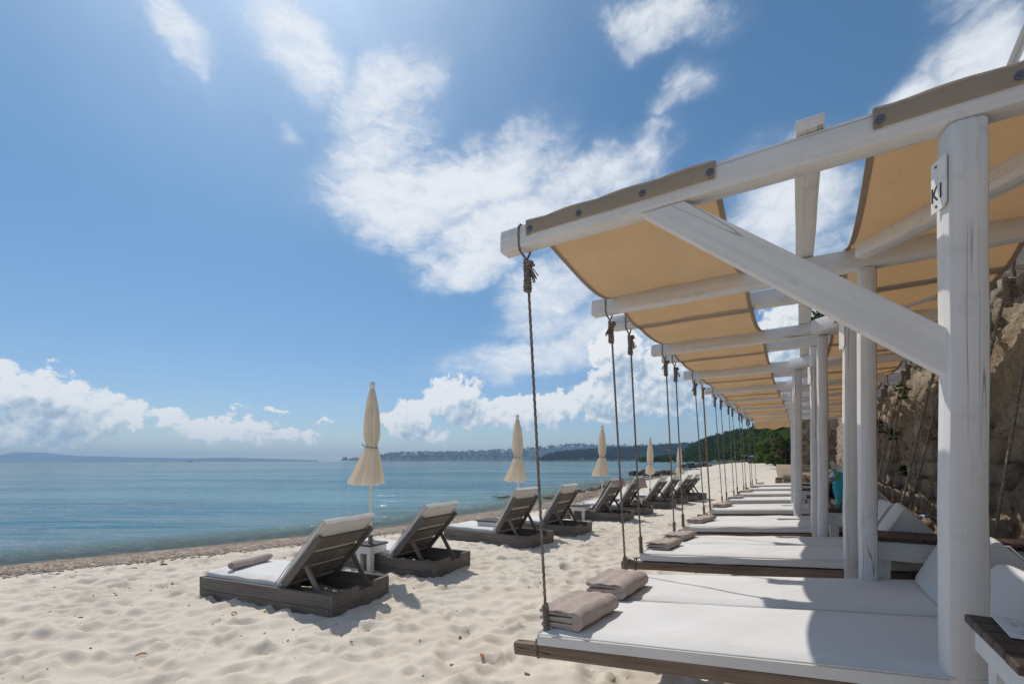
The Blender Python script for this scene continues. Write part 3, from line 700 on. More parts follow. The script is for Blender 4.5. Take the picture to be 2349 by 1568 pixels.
outcrop('rock_outcrop', 'thin dark rock barely above the water off the second parasol', 1130, 1140, 1215, 1136, 6, .30, .22, M_rock, 5)
outcrop('rock_outcrop', 'small flat rock in the shallows below the fourth parasol', 1460, 1104, 1490, 1103, 5, .32, .25, M_rock, 6)
outcrop('rock_outcrop', 'long stony bank of grey boulders below the hillside', 1610, 1063.2, 1705, 1062.6, 46, .13, .9, M_ledge, 7)
# turquoise cloth by the water
b_ = MB(); Yc = 72.0
for i in range(9):
    for j in range(4): b_.v.append((X_at(1578+i*3.6, Yc)-X_at(1592, Yc), j*.9, .12+.10*math.sin(i*1.3+j)))
b_.f = [(i*4+j, i*4+j+1, i*4+j+5, i*4+j+4) for i in range(8) for j in range(3)]
o = obj('beach_sheet', b_, simple('turquoise_cloth', (.05, .36, .40), .8), None); o.location = (X_at(1592, Yc), Yc, SEA+.18); tag(o, 'crumpled turquoise sheet lying by the water beyond the rock shelf', 'sheet')

# ------------------------------------------------------------------ haze: the air over the bay
hz = MB(); hz.box(-7800, 9800, -110, 9300, -4.6, 190)
hm = bpy.data.materials.new('haze_air'); hm.use_nodes = True; hn = NT(hm.node_tree); hn.n.clear()
pv = hn.node('ShaderNodeVolumePrincipled'); pv.inputs['Color'].default_value = (.48, .72, 1.0, 1); pv.inputs['Density'].default_value = 1.5e-4; pv.inputs['Anisotropy'].default_value = .15
ho = hn.node('ShaderNodeOutputMaterial'); hn.l.new(pv.outputs[0], ho.inputs['Volume'])
tag(obj('haze', hz, hm, None, smooth=0), kind='stuff')

# ------------------------------------------------------------------ old stone retaining wall behind the pergolas
WS, WT0, WT1, WH = 2.67, -2.2, 31.0, 3.3
def wall_top(tt): return WH + .25*math.sin(tt*.7) + .16*math.sin(tt*2.3+1)
def wall_pt(tt, h, out=0.0):
    """point on the wall face; out = how far it stands out towards the sea"""
    s = WS + .10*(h/3) - out
    return O1 + PD*s + DD*tt + UP*h
M_mortar, t = mat('old_lime_mortar')
tc = t.node('ShaderNodeTexCoord').outputs['Object']
na_ = t.noise(tc, 1.1, 5, .65); nb2 = t.noise(tc, 9, 5, .7); nc = t.noise(tc, 40, 4, .7)
c = t.ramp(t.math('ADD', t.math('MULTIPLY', na_, .55), t.math('MULTIPLY', nb2, .45)), [(.26, (.12, .085, .055)), (.43, (.32, .235, .16)), (.58, (.46, .36, .25)), (.76, (.60, .50, .38))])
pit = t.rng(t.voro(t.vmath('ADD', tc, t.vmath('MULTIPLY', t.noise(tc, 14, 2, out='Color'), (.1, .1, .1))), 15), .05, .2, 1, 0)
c = t.mix(t.math('MULTIPLY', pit, t.rng(nb2, .42, .6)), c, (.07, .05, .035, 1))
c = t.mix(t.rng(nc, .50, .68, 0, .6), c, (.58, .49, .38, 1)); c = t.mix(t.rng(t.noise(tc, 22, 4, .7), .60, .74, 0, .75), c, (.085, .06, .042, 1))
t.put(t.p.inputs['Base Color'], c); t.p.inputs['Roughness'].default_value = .95; t.p.inputs['Specular IOR Level'].default_value = .1
t.put(t.p.inputs['Normal'], t.bump(t.math('SUBTRACT', t.math('ADD', nb2, t.math('MULTIPLY', nc, .5)), t.math('MULTIPLY', pit, .5)), 1.0, .09))
M_stone, t = mat('rough_wall_stone')
tc = t.node('ShaderNodeTexCoord').outputs['Object']; rn = t.node('ShaderNodeObjectInfo').outputs['Random']; isl = t.node('ShaderNodeNewGeometry').outputs['Random Per Island']
wp = t.vmath('ADD', tc, t.comb(t.math('MULTIPLY', rn, 37), t.math('MULTIPLY', isl, 21), 0.0))
na_ = t.noise(wp, 6, 5, .65); nb2 = t.noise(wp, 28, 5, .7)
base = t.ramp(t.math('FRACT', t.math('ADD', rn, isl)), [(0, (.27, .21, .155)), (.35, (.40, .325, .25)), (.7, (.34, .29, .25)), (1, (.50, .43, .34))])
c = t.mix(t.rng(na_, .35, .7), base, (.24, .17, .11, 1)); c = t.mix(t.rng(nb2, .56, .70), c, (.11, .08, .06, 1)); c = t.mix(t.rng(t.noise(wp, 60, 3, .6), .55, .7, 0, .5), c, (.60, .53, .43, 1))
t.put(t.p.inputs['Base Color'], c); t.p.inputs['Roughness'].default_value = .93; t.p.inputs['Specular IOR Level'].default_value = .1
t.put(t.p.inputs['Normal'], t.bump(t.math('ADD', na_, t.math('MULTIPLY', nb2, .6)), .8, .035))
wall = thing('stone_wall', 'tall old rubble stone retaining wall running behind the pergolas', 'wall', tuple(wall_pt(0, 0)))
ta = np.concatenate([np.arange(WT0, 9, .045), np.arange(9, WT1, .16)]); ha = np.arange(-.6, 3.75, .05)
TA, HA = np.meshgrid(ta, ha)
topv = WH+.25*np.sin(TA*.7)+.16*np.sin(TA*2.3+1)+fbm(TA*2.2, TA*0+3, 3)*.5
rel = fbm(TA*1.6, HA*2.4, 3)*.16+fbm(TA*6.5+5, HA*9, 4, .6)*.16 + fbm(TA*14+5, HA*17, 2, .6)*.05 + np.clip(fbm(TA*3.1, HA*3.1+30, 2)-.12, 0, 1)*.3
HC = np.minimum(HA, topv); back = np.maximum(HA-topv, 0)
sv_ = WS+.10*(HC/3)-rel+back*5
px_ = O1.x+PD.x*sv_+DD.x*TA-wall.location.x; py_ = O1.y+PD.y*sv_+DD.y*TA-wall.location.y
n0, n1 = TA.shape; kk = np.arange(n0*n1).reshape(n0, n1)
obj('wall_face', np_mesh('wall_face', np.stack([px_, py_, HC], -1).reshape(-1, 3), np.stack([kk[:-1, :-1], kk[1:, :-1], kk[1:, 1:], kk[:-1, 1:]], -1).reshape(-1, 4), True), M_mortar, wall)
import bmesh
def stone_mesh(seed):
    g = random.Random(seed); bm = bmesh.new(); bmesh.ops.create_cube(bm, size=1)
    bmesh.ops.subdivide_edges(bm, edges=bm.edges, cuts=1, use_grid_fill=True)
    for v in bm.verts:
        l = max(abs(v.co.x), abs(v.co.y), abs(v.co.z)); sph = v.co.normalized()*.58
        v.co = v.co.lerp(sph, .34)+Vector([g.uniform(-.10, .10) for _ in range(3)])
    m = bpy.data.meshes.new('stone'); bm.to_mesh(m); bm.free(); m.shade_smooth(); m.materials.append(M_stone); return m
SM = [stone_mesh(i) for i in range(12)]
spots = []; h = .15; row = 0; g = random.Random(3)
while h < 3.25:
    rh = g.uniform(.13, .25); tt = WT0+1.2+g.uniform(0, .3)
    while tt < 16:
        L = g.uniform(.16, .40)*(1 if rh > .17 else .8)
        if g.random() < (.95 if h < 1.3 else .40) and h+rh < wall_top(tt)-.12:
            spots.append((tt+L/2, h+rh/2+g.uniform(-.02, .02), L, rh))
        tt += L+g.uniform(.01, .07)
    h += rh+.012
def seen(q):                                        # nearest ones first: they show largest
    p = wall_pt(q[0], q[1]); return math.hypot(p.x, p.y)/max(q[2]*q[3], .01)**.5 if p.y > .6 and abs(p.x/p.y) < 1.25 else 1e6+abs(q[0])
spots.sort(key=seen); rest = MB()
for i, (tt, hh, L, rh) in enumerate(spots):
    ii_ = int(np.clip(np.searchsorted(ta, tt), 0, n1-1)); jj_ = int(np.clip(np.searchsorted(ha, hh), 0, n0-1))
    p = wall_pt(tt, hh, float(rel[jj_, ii_])-.045)-wall.location
    M = frame(p, DD, UP.cross(DD)) @ Matrix.Rotation(g.uniform(-.12, .12), 4, 'Y') @ Matrix.Diagonal((L, .17*g.uniform(.8, 1.3), rh, 1))
    if i < 290: obj('stone', SM[i % 12], None, wall, M)
    else:
        mm = SM[i % 12]; rest.add([v.co for v in mm.vertices], [list(q.vertices) for q in mm.polygons], M)
o = obj('stones', rest, M_stone, wall); o['kind'] = 'stuff'
# little plants rooted in the wall
M_leaf = foliage('wall_plant_leaves', (.03, .06, .015), (.06, .11, .025), (.11, .16, .04), 3)
for i, (tt, hh, r, lb) in enumerate([(3.35, 2.35, .16, 'leafy green plant high on the shaded stone wall by the right edge'), (2.9, 1.75, .11, 'thin drooping plant low on the wall right of the first post'), (6.5, 2.5, .13, 'green tuft high on the wall between the hanging ropes'),
        (7.3, 1.9, .09, 'small green tuft in the middle of the shaded wall'), (8.6, 2.1, .12, 'green tuft below the sunlit patch of the wall'), (10.4, 2.4, .14, 'green tuft beside the rope farther along the wall'), (6.1, 1.35, .07, 'tiny green tuft low on the wall just above the lit band')]):
    p = wall_pt(tt, hh, .12); v, f = leaf_cloud([(0, 0, 0), (.03, 0, -r*.9), (0, 0, r*.5)], [(r*.8, r*.8, r*.7), (r*.5, r*.5, r*.9), (r*.4, r*.4, r*.6)], 46, .021)
    o = obj('wall_plant', np_mesh('wall_plant', v, f), M_leaf); o.location = p; tag(o, lb, 'plant')
p = wall_pt(14.5, 3.4, -.2); crown_tree('shrub', 'dark green shrub hanging over the wall top beyond the pergola posts', 'shrub', p.x-.35, p.y-.3, 2.4, 1.4, .75, M_wood, 2200, .055, 12, True, None, 61, .5)
crown_tree('pine_tree', 'dark pine tree standing above the wall beyond the posts', 'tree', X_at(1925, 24), 24, 3.5, H_at(632, 24)-3.5, 1.75, M_wood, 9000, .085, 26, True, None, 62, .78)
crown_tree('pine_tree', 'taller pine behind, its top just showing over the second beam', 'tree', X_at(1990, 30), 30, 3.8, H_at(570, 30)-3.8, 1.9, M_wood, 5000, .12, 22, True, None, 63, .72)
M_grasscap = foliage('dry_wall_top_grass', (.10, .085, .03), (.16, .14, .05), (.12, .15, .04), 3)
cc = [tuple(wall_pt(tt, wall_top(tt), -.1)) for tt in np.arange(1.5, 16, .22)]
v, f = leaf_cloud(cc, [(.14, .14, .13)]*len(cc), 36, .028); tag(obj('wall_grass', np_mesh('wall_grass', v, f), M_grasscap), 'dry grass and weeds growing along the wall top', 'grass', kind='stuff')

# stone terrace and stone house at the far end
TS = [Vector((11.25, 19.2, 0)), Vector((36, 63, 0))]
ter = thing('terrace', 'low stone fronted terrace beyond the last hanging bed', 'terrace', tuple(TS[0]))
b_ = MB(); tdv = (TS[1]-TS[0]).normalized(); tp_ = Vector((tdv.y, -tdv.x, 0)); tl = (TS[1]-TS[0]).length
Mt = frame(Vector((0, 0, 0)), tp_, tdv)
b_.box(0, 14, .1, tl, -.5, .90); obj('terrace_slab', b_, M_mortar, ter, Mt, smooth=0)
g = random.Random(8)
for r in range(4):
    x = .0
    while x < 4.4:
        L = g.uniform(.25, .5); M = Mt @ Matrix.Translation((x+L/2, .05, .12+r*.22)) @ Matrix.Diagonal((L, .28, .22, 1))
        obj('stone', SM[g.randrange(12)], None, ter, M); x += L+.01
q = thing('stump', 'rough timber stump standing at the corner of the stone terrace', 'post', tuple(TS[0]+Vector((-.35, -.3, 0))))
b_ = MB(); b_.lathe([(.15, -.2), (.14, .3), (.13, .78), (.02, .8)], 9, mod=lambda a, z: 1+.1*math.sin(3*a+z*4)); obj('post', b_, M_bedwood, q)
sh = thing('stone_house', 'stone house corner with large quoins behind the last posts', 'house', (13.75, 22.3, .9), R(-30))
b_ = MB(); b_.box(0, 2.2, 0, 3.2, -.2, 2.6); obj('wall', b_, M_mortar, sh, smooth=0)
for k in range(10): 
    L = .52 if k % 2 else .34
    obj('quoin', SM[k % 12], None, sh, Matrix.Translation((L/2-.06, .0, .12+k*.26)) @ Matrix.Diagonal((L, .24, .27, 1)))
for k in range(46):
    obj('stone', SM[k % 12], None, sh, Matrix.Translation((.62+g.uniform(0, 1.4), -.02, g.uniform(.1, 2.5))) @ Matrix.Diagonal((g.uniform(.2, .36), .14, g.uniform(.13, .22), 1)))
for k in range(3): 
    b_ = MB(); b_.box(-.1, 1.4, -.9+k*.3, -.02, -.1+k*.16, .06+k*.16, .03, jit=.01); obj('step', b_, M_stone, sh)

# white painted eave of the building above the wall, top right corner
ev = thing('building', 'white building above the wall, its painted timber eave in the top right corner', 'building', (X_at(2318, 5.2), 5.2, H_at(178, 5.2)))
a = Vector((0, 0, 0)); b = Vector((X_at(2420, 4.6), 4.6, H_at(-60, 4.6)))-Vector(ev.location); Me = frame(a, b, Vector((.3, -1, 0)))
for k, (y0, z0, wd_) in enumerate([(0, 0, .10), (0, .125, .08), (.04, .23, .10)]):
    b_ = MB(); b_.beam(b.length*1.2, .04, wd_, .008, 3, .001); obj('board', b_, M_white, ev, Me @ Matrix.Translation((0, y0, -z0)))
b_ = MB(); b_.box(-.03, .03, -.03, .03, -.12, .1, .008); obj('post', b_, M_white, ev, Matrix.Translation((.06, 0, 0)))

hd = Vector((b.x, b.y, 0)).normalized(); nr = Vector((-hd.y, hd.x, 0)); nr = nr if nr.x > 0 else -nr; zl = 3.1-ev.location.z; rise = b.z/Vector((b.x, b.y)).length
b_ = MB(); pl = [(hd*0, zl), (hd*2.2, zl), (hd*2.2, 2.2*rise-.16), (hd*0, -.16)]
b_.rings([[tuple(p+nr*.10+UP*z) for p, z in pl], [tuple(p+nr*2.4+UP*z) for p, z in pl]]); obj('gable_wall', b_, M_wall, ev, smooth=0)

# ------------------------------------------------------------------ pergolas: eight white timber bays in a row
BT = .125                                                       # beam depth
BC = HB+BT/2
def beam_M(i, s=0.0): return frame(fp(i, s, BC), PD, DD)
def seam_canopy(i0, i1, s0, s1, sag, hem_front, under=None, diag=None):
    # 'under' = a beam the cloth is pushed beneath on its way
    """canopy cloth slung from frame i0 to frame i1; rows follow the slope, columns across the beach"""
    b = MB(); top = HB+BT+.006; nS, nT = 16, 26; w = .05
    prof = []
    A0 = fp(i0, 0); A1 = fp(i1, 0)
    if hem_front:
        prof += [('f', -w-.004, HB+.055), ('f', -w-.006, HB+.09), ('f', -w-.004, top-.004), ('f', -w*.6, top+.004)]
    prof += [('f', 0.0, top), ('f', w, top-.002)]
    rows = []
    for kind, off, h in prof: rows.append((0, off, h))
    span = (A1-A0).dot(DD)
    for k in range(1, nT): rows.append((k/nT, None, None))
    rows += [(1, -w*.2, top), (1, w*.9, top+.001)]
    for r in rows:
        for j in range(nS+1):
            q = j/nS; s = s0+(s1-s0)*q
            if r[0] in (0, 1):
                base = fp(i0 if r[0] == 0 else i1, s); p = base+DD*r[1]; wv = .006*math.sin(s*11+i0)*(1 if (hem_front and r[0] == 0 and r[2] > HB+.08) else 0)
                p.z = r[2]+abs(wv)*1.2; p -= DD*abs(wv)*.6*(r[1] < 0)
            else:
                x = w/span+(1-w/span*1.2)*r[0]; p = fp(i0, s).lerp(fp(i1, s), x); p += PD*(.055*4*x*(1-x)*((1-q) if s0 < 1 else 0))
                f = 4*x*(1-x); e = 1+.10*(2*abs(q-.5))**3; drop = sag*f*e
                if under is not None:
                    m = (fp(under, 0)-A0).dot(DD)/span; hb_ = .055/span; lowz = top-HB+.007
                    if x < m-hb_: y = max(x/(m-hb_), 0); drop = lowz*y+.03*y*(1-y)*4
                    elif x <= m+hb_: drop = lowz
                    else: y = (x-m-hb_)/(1-m-hb_); drop = lowz*(1-y)+.055*4*y*(1-y)*e
                    f = f*.35 if drop > .1 and abs(x-m) < 2*hb_ else f*.7
                    if abs(x-m) <= hb_*1.2: f = 0
                if diag is not None:
                    xd = min(max((diag[1]+(s-diag[0])*(diag[3]-diag[1])/(diag[2]-diag[0]))/span, .06), .97)
                    y = x/xd if x < xd else (x-xd)/(1-xd); drop = .13*4*y*(1-y)*(xd if x < xd else (1-xd))**1.2; f = 4*y*(1-y)*.6
                p.z = top-drop+.016*math.sin(s*8+r[0]*4+i0)*f+.009*math.sin(s*19+i0*2+r[0]*3)*f
            b.v.append(tuple(p))
    n = nS+1
    for i in range(len(rows)-1):
        for j in range(nS): b.f.append([i*n+j, i*n+j+1, (i+1)*n+j+1, (i+1)*n+j])
    hem = MB(); hw = .028                                        # stitched hems down both free edges, 3 mm under the cloth
    for side in (0, nS):
        js = (0, 1) if side == 0 else (nS-1, nS)
        for i in range(len(rows)):
            e = Vector(b.v[i*n+side]); o_ = Vector(b.v[i*n+(1 if side == 0 else nS-1)]); dv = (o_-e).normalized()
            hem.v += [tuple(e-UP*.003), tuple(e+dv*hw-UP*.003)]
        o0 = 0 if side == 0 else 2*len(rows)
        for i in range(len(rows)-1): hem.f.append([o0+2*i, o0+2*i+1, o0+2*i+3, o0+2*i+2])
    return b, hem, rows
ORD = ['first', 'second', 'third', 'fourth', 'fifth', 'sixth', 'seventh', 'eighth']
def text_mesh(txt, size):
    cu = bpy.data.curves.new('lettering', 'FONT'); cu.body = txt; cu.size = size; cu.align_x = 'CENTER'; cu.align_y = 'CENTER'; cu.extrude = .0008
    o = bpy.data.objects.new('lettering', cu); COL.objects.link(o); dg = bpy.context.evaluated_depsgraph_get()
    m = bpy.data.meshes.new_from_object(o.evaluated_get(dg)); bpy.data.objects.remove(o); return m
for k in range(8):
    a, b = 2*k, 2*k+1
    root = thing('pergola', ('nearest white timber pergola with canopy, on the post marked K1' if k == 0 else 'farthest white timber pergola, its canopy end hanging free above the beach' if k == 7 else '%s white timber pergola from the camera, over the %s hanging bed' % (ORD[k], ORD[k])), 'pergola', tuple(fp(a, PS[a])), 0, 'white pergolas along the wall')
    loc_ = lambda M: local(root, M)
    for i in (a, b):
        L = 2.66 if i else 3.3; mb = MB(); mb.beam(L, .096, BT, .018, 9, .0035); obj('beam', mb, M_white, root, loc_(beam_M(i) @ Matrix.Rotation(random.uniform(-.02, .02), 4, 'X')))
        pw = .120 if i == 0 else (.094 if i == 1 else .086)
        mb = MB(); mb.beam(HB-.004+.4, pw, pw*.97, .030 if i % 3 != 2 else .012, 14, .0035)
        gz = ground_z(*fp(i, PS[i])[:2]); P0 = fp(i, PS[i], -.4); lean = Vector((random.uniform(-.004, .004), random.uniform(-.004, .004), 1))
        obj('post', mb, M_post, root, loc_(frame(P0, UP, DD.lerp(PD, -.10))))
    # sloping brace of the first frame, level diagonals under the landward canopy
    if k == 0:
        i = a if k == 0 else b
        mb = MB(); p0 = fp(i, .93, HB-.035); p1 = fp(i, PS[i]-.04, 1.865); L = (p1-p0).length
        # ends cut to fit beam underside and post face
        hh, ww = .062, .034; x = (p1-p0).normalized(); z = x.cross(DD).normalized(); z = -z if z.z < 0 else z
        V = []
        for sy in (-1, 1):
            up_ = z*hh; y_ = DD*(ww*sy-.004)
            # top end lies flat under the beam, lower end stands flat on the post
            for sg in (1, -1):
                c0 = p0+up_*sg+y_; tt = (HB-.001-c0.z)/x.z; V.append(c0+x*tt)
            for sg in (1, -1):
                c1 = p1+up_*sg+y_; sA = (c1-fp(i, PS[i]-.050)).dot(PD); V.append(c1-x*(sA/x.dot(PD)))
        Mb = frame(p0, x, DD); Mi = Mb.inverted(); mb.add([Mi @ v for v in V], [(0, 2, 3, 1), (4, 5, 7, 6), (0, 4, 6, 2), (1, 3, 7, 5), (0, 1, 5, 4), (2, 6, 7, 3)])
        if k == 0: obj('brace', mb, M_white, root, loc_(Mb), smooth=0)
    d0 = Vector((2.02, 2.66, BC)) if k == 0 else fp(b, PS[b]-.06, BC, -.10); d1 = fp(a, 2.58, BC, .085)
    mb = MB(); mb.beam((d1-d0).length, .10, .122, .010, 6, .002); obj('diagonal_brace', mb, M_white, root, loc_(frame(d0, d1-d0, UP.cross(d1-d0))))
    # flat plank lying along the beam tops
    e0 = fp(a, 1.45, HB+BT+.024, -.07 if k == 0 else .0); nxt = fp(a+2, 1.43, HB+BT+.024) if k < 7 else fp(b, 1.42, HB+BT+.024, .12)
    mb = MB(); mb.beam((nxt-e0).length-.004, .098, .044, .007, 6, .002); obj('plank', mb, M_white, root, loc_(frame(e0, nxt-e0, UP.cross(nxt-e0))))
    # canopies: seaward and landward
    i0 = a if k == 0 else a-1; i1 = b
    for (s0, s1) in ((.175, 1.11), (1.645, 2.47)):
        q0, q1 = (s0, s1)
        cb, hem, rows = seam_canopy(i0, i1, s0, s1, .12 if k == 0 else .2, k == 0, None if k == 0 else a, (1.70, 1.20, 2.58, .09) if k == 0 and s0 > 1 else None)
        R0 = Vector(root.location)
        for m_ in (cb, hem): m_.v = [tuple(Vector(v)-R0) for v in m_.v]
        co = obj('canopy', cb, M_canopy, root, smooth=80); obj('hem', hem, M_hem, co, smooth=80)
        if k == 0:
            for s in ([.20, .48, .80, 1.09] if s0 < 1 else [1.665, 2.02, 2.4]):
                mb = MB(); mb.lathe([(.0, -.001), (.0155, -.001), (.0155, .003), (.008, .004), (.007, .008), (0, .008)], 14)
                obj('screw', mb, M_screw, co, Matrix.Translation(fp(a, s, HB+.083, -.057)-R0) @ frame((0, 0, 0), PD, UP))
    if k == 7:
        mb = MB(); top = HB+BT                              # loose end of the last canopy hangs over the last beam
        for r in range(7):
            for j in range(15):
                s = .175+.935*j/14; p = fp(b, s, 0, .045+r*.03)
                p.z = top-.05*r-.004*math.sin(j)*r-.05*math.sin(math.pi*j/14)*r/6; mb.v.append(tuple(p-Vector(root.location)))
        mb.f = [[r*15+j, r*15+j+1, r*15+15+j+1, r*15+15+j] for r in range(6) for j in range(14)]
        obj('canopy_flap', mb, M_canopy, root, smooth=80)
    # number plate on the seaward side of the first post of some bays
    if k in (0, 1, 2):
        i = a; pw = .12 if i == 0 else .086
        P = fp(i, PS[i]-pw/2-.006, 2.455 if k == 0 else 2.36, -.03 if k == 0 else -.02); mb = MB(); ph, pwid = .088, .036
        pr = [(-pwid, -ph, 0), (pwid-.012, -ph, 0), (pwid, -ph+.014, 0), (pwid, ph-.006, 0), (pwid-.006, ph, 0), (-pwid, ph, 0)]
        mb.rings([[(x, y, -.002) for x, y, z in pr], [(x, y, .002) for x, y, z in pr]])
        Mp = loc_(Matrix.Translation(P) @ (Matrix((-DD*.93+PD*.36, UP, (-DD*.93+PD*.36).cross(UP))).transposed().to_4x4()))
        sg = obj('number_plate', mb, M_plate, root, Mp, smooth=0)
        if k == 0:
            tm = text_mesh('K1', .074); tm.materials.append(M_ink); lo = bpy.data.objects.new('lettering', tm); COL.objects.link(lo); lo.parent = sg
            lo.matrix_local = Matrix.Translation((-.004, -.028, .0032)) @ Matrix.Diagonal((.72, 1.0, 1, 1))
            for yy in (.068, -.07):
                mb = MB(); mb.lathe([(0, 0), (.005, 0), (.004, .003), (0, .003)], 8); obj('nail', mb, simple('rusty_nail', (.16, .07, .04), .7), sg, Matrix.Translation((-.01, yy, .002)))

# ------------------------------------------------------------------ hanging beds
def coil(mb, P, axis_, L, r, rr, turns, n=6, seg=12):
    """rope wound tightly round a core from P along axis_"""
    ax_ = Vector(axis_).normalized(); u = ax_.orthogonal().normalized(); v = ax_.cross(u)
    path = []; N = int(turns*seg)
    for i in range(N+1):
        q = i/N; a = 2*math.pi*turns*q; k = r*(1+.10*math.sin(q*9)+.07*math.sin(q*31))
        path.append(Vector(P)+ax_*(L*q)+u*math.cos(a)*k+v*math.sin(a)*k)
    mb.tube(path, rr, n)
def fray(mb, P, dirs, n, L, g):
    for _ in range(n):
        d = Vector(dirs)+Vector((g.uniform(-.5, .5), g.uniform(-.5, .5), g.uniform(-.3, .3))); d.normalize()
        mb.tube([P, Vector(P)+d*L*.5, Vector(P)+d*L*.9+Vector((0, 0, -L*.25))], .003, 4)
BED = []
heights = [(.605, .105, .02), (.715, .072, -.015), (.745, .072, -.03), (.775, .058, -.03), (.79, .05, -.03), (.805, .042, -.03), (.815, .04, -.03), (.825, .04, -.03)]   # foot height, slope, roll
bl_lab = ['nearest hanging bed with a white mattress and two towels at its foot', 'second hanging bed from the camera, with two smaller folded towels', 'third hanging bed, between the second and fourth pergola posts', 'fourth hanging bed, with the straw coloured rope at its foot',
          'fifth hanging bed from the camera along the pergola row', 'sixth hanging bed from the camera along the pergola row', 'seventh hanging bed, second to last in the row', 'last hanging bed at the far end of the row']
def bed(k):
    g = random.Random(100+k); a, b = 2*k, 2*k+1; h0, sl, roll = heights[k]
    o = fp(a, .22, h0-.10); W = (fp(b, 0)-fp(a, 0)).dot(DD)            # frame width between the two beams
    Lx = 2.16; X = (PD+UP*sl).normalized(); Y = (DD*W+UP*roll).normalized()
    dx_ = ((fp(b, 0)-fp(a, 0)).dot(PD))                                  # the bays are slightly skew
    Y = (fp(b, .22)-fp(a, .22)+UP*roll).normalized(); Wd = (fp(b, .22)-fp(a, .22)).length
    M = frame(o, X, Y); root = thing('hanging_bed', bl_lab[k], 'bed', tuple(o), 0, 'hanging beds under the pergolas')
    B = Matrix.Translation(-o) @ M; near_ = k < 3
    # timber frame
    for y in (0.0, Wd):
        mb = MB(); mb.beam(Lx+.14, .062, .068, .008, 7, .003); obj('side_rail', mb, M_bedwood, root, B @ Matrix.Translation((-.15, y, -.022)))
    for j in range(6):
        mb = MB(); mb.box(-.045, .045, .034, Wd-.034, -.030, -.002, .004); obj('slat', mb, M_bedwood, root, B @ Matrix.Translation((.12+j*(Lx-.32)/5, 0, 0)))
    # two mattresses side by side, piped edges
    for side in range(2):
        y0, y1 = (-.055 if k == 0 else -.022, Wd/2-.008) if side == 0 else (Wd/2+.008, Wd+(.05 if k == 0 else -.02))
        mb = MB(); nx_, ny_, th = 34, 14, .092; x0, x1 = .02, Lx-.05; top = []
        for top_ in (1, 0):
            for i in range(nx_+1):
                for j in range(ny_+1):
                    u_, v_ = i/nx_, j/ny_; e = min(u_, 1-u_)*(x1-x0); f = min(v_, 1-v_)*(y1-y0)
                    rd = .022; dr = 0
                    for q in (e, f):
                        if q < rd: dr = max(dr, rd-math.sqrt(max(rd*rd-(rd-q)**2, 0)))
                    z = th-dr*(1 if top_ else 0) if top_ else 0.014*0
                    zz = (th-dr+.010*math.sin(math.pi*u_)*math.sin(math.pi*v_)+.0035*math.sin(u_*23+side*2+k)*math.sin(v_*7+k)*(1 if near_ else 0)) if top_ else (.012+dr*.5)
                    uu = x0+(x1-x0)*u_; vv = y0+(y1-y0)*v_
                    if not top_: uu = x0+.004+(x1-x0-.008)*u_
                    mb.v.append((uu, vv, zz))
        n = ny_+1; N = (nx_+1)*n
        for i in range(nx_):
            for j in range(ny_):
                mb.f.append([i*n+j, (i+1)*n+j, (i+1)*n+j+1, i*n+j+1]); mb.f.append([N+i*n+j, N+i*n+j+1, N+(i+1)*n+j+1, N+(i+1)*n+j])
        ed = [i*n for i in range(nx_+1)]+[nx_*n+j for j in range(1, n)]+[i*n+ny_ for i in range(nx_-1, -1, -1)]+[j for j in range(ny_-1, 0, -1)]
        for p_, q_ in zip(ed, ed[1:]+ed[:1]): mb.f.append([p_, N+p_, N+q_, q_])
        mo = obj('mattress', mb, M_cush if k < 2 else M_cush, root, B, smooth=60)
        if k < 4:
            pp = MB(); rr = .0045; zt = th-.012
            ring = [(x0+.012, y0-.001), (x1-.012, y0-.001), (x1, y0+.012), (x1, y1-.012), (x1-.012, y1+.001), (x0+.012, y1+.001), (x0-.001, y1-.012), (x0-.001, y0+.012), (x0+.012, y0-.001)]
            path = []
            for (p0, q0), (p1, q1) in zip(ring[:-1], ring[1:]):
                for m_ in range(6): path.append((p0+(p1-p0)*m_/6, q0+(q1-q0)*m_/6, zt+.001*math.sin(m_*2.1)))
            path.append(path[0]); pp.tube(path, rr, 6); obj('piping', pp, M_cushg, mo)
    # ropes
    def rope(i, s_top, s_bot, sea):
        mm = M_raffia if (k == 3 and sea and i == a) else M_rope
        y = 0.0 if i == a else Wd
        tcen = fp(i, s_top, BC); tb = fp(i, s_top+(.02 if sea else -.02), HB-.09)
        xb = (s_bot-.22)
        low = M @ Vector((xb, y, .045)); up_ = M @ Vector((xb, y, .045)); up_ = low+(tb-low).normalized()*.05
        cl = .145 if sea else .13
        dirn = (tb-low).normalized(); c0 = low+dirn*.035; c1 = c0+dirn*cl
        ro = obj('rope', MB().tube([low+(tb-low)*q/60 for q in range(61)] if not near_ else [low+(tb-low)*q/220 for q in range(221)], .0072*(1.6 if mm is M_raffia else 1.0), 12 if near_ else 6, lobes=3 if near_ else 0, pitch=.042, amp=.20), mm, root, Matrix.Translation(-o), smooth=60)
        mb = MB(); coil(mb, c0, dirn, cl, .0125, .0052, 13 if near_ else 9, 6, 14 if near_ else 8); obj('coil', mb, mm, ro, smooth=60)
        mb = MB(); c2 = tb+Vector((0, 0, .035)); coil(mb, c2, (tb-c2)+Vector((0, 0, -.17)), .175, .0165, .0075, 11 if near_ else 7, 6, 14 if near_ else 8)
        coil(mb, c2+Vector((.004, 0, -.005)), Vector((.3, .2, -1)), .03, .022, .008, 1.8, 6, 14)
        # loop over the beam
        path = []; hy, hz_ = .050, BT/2+.003
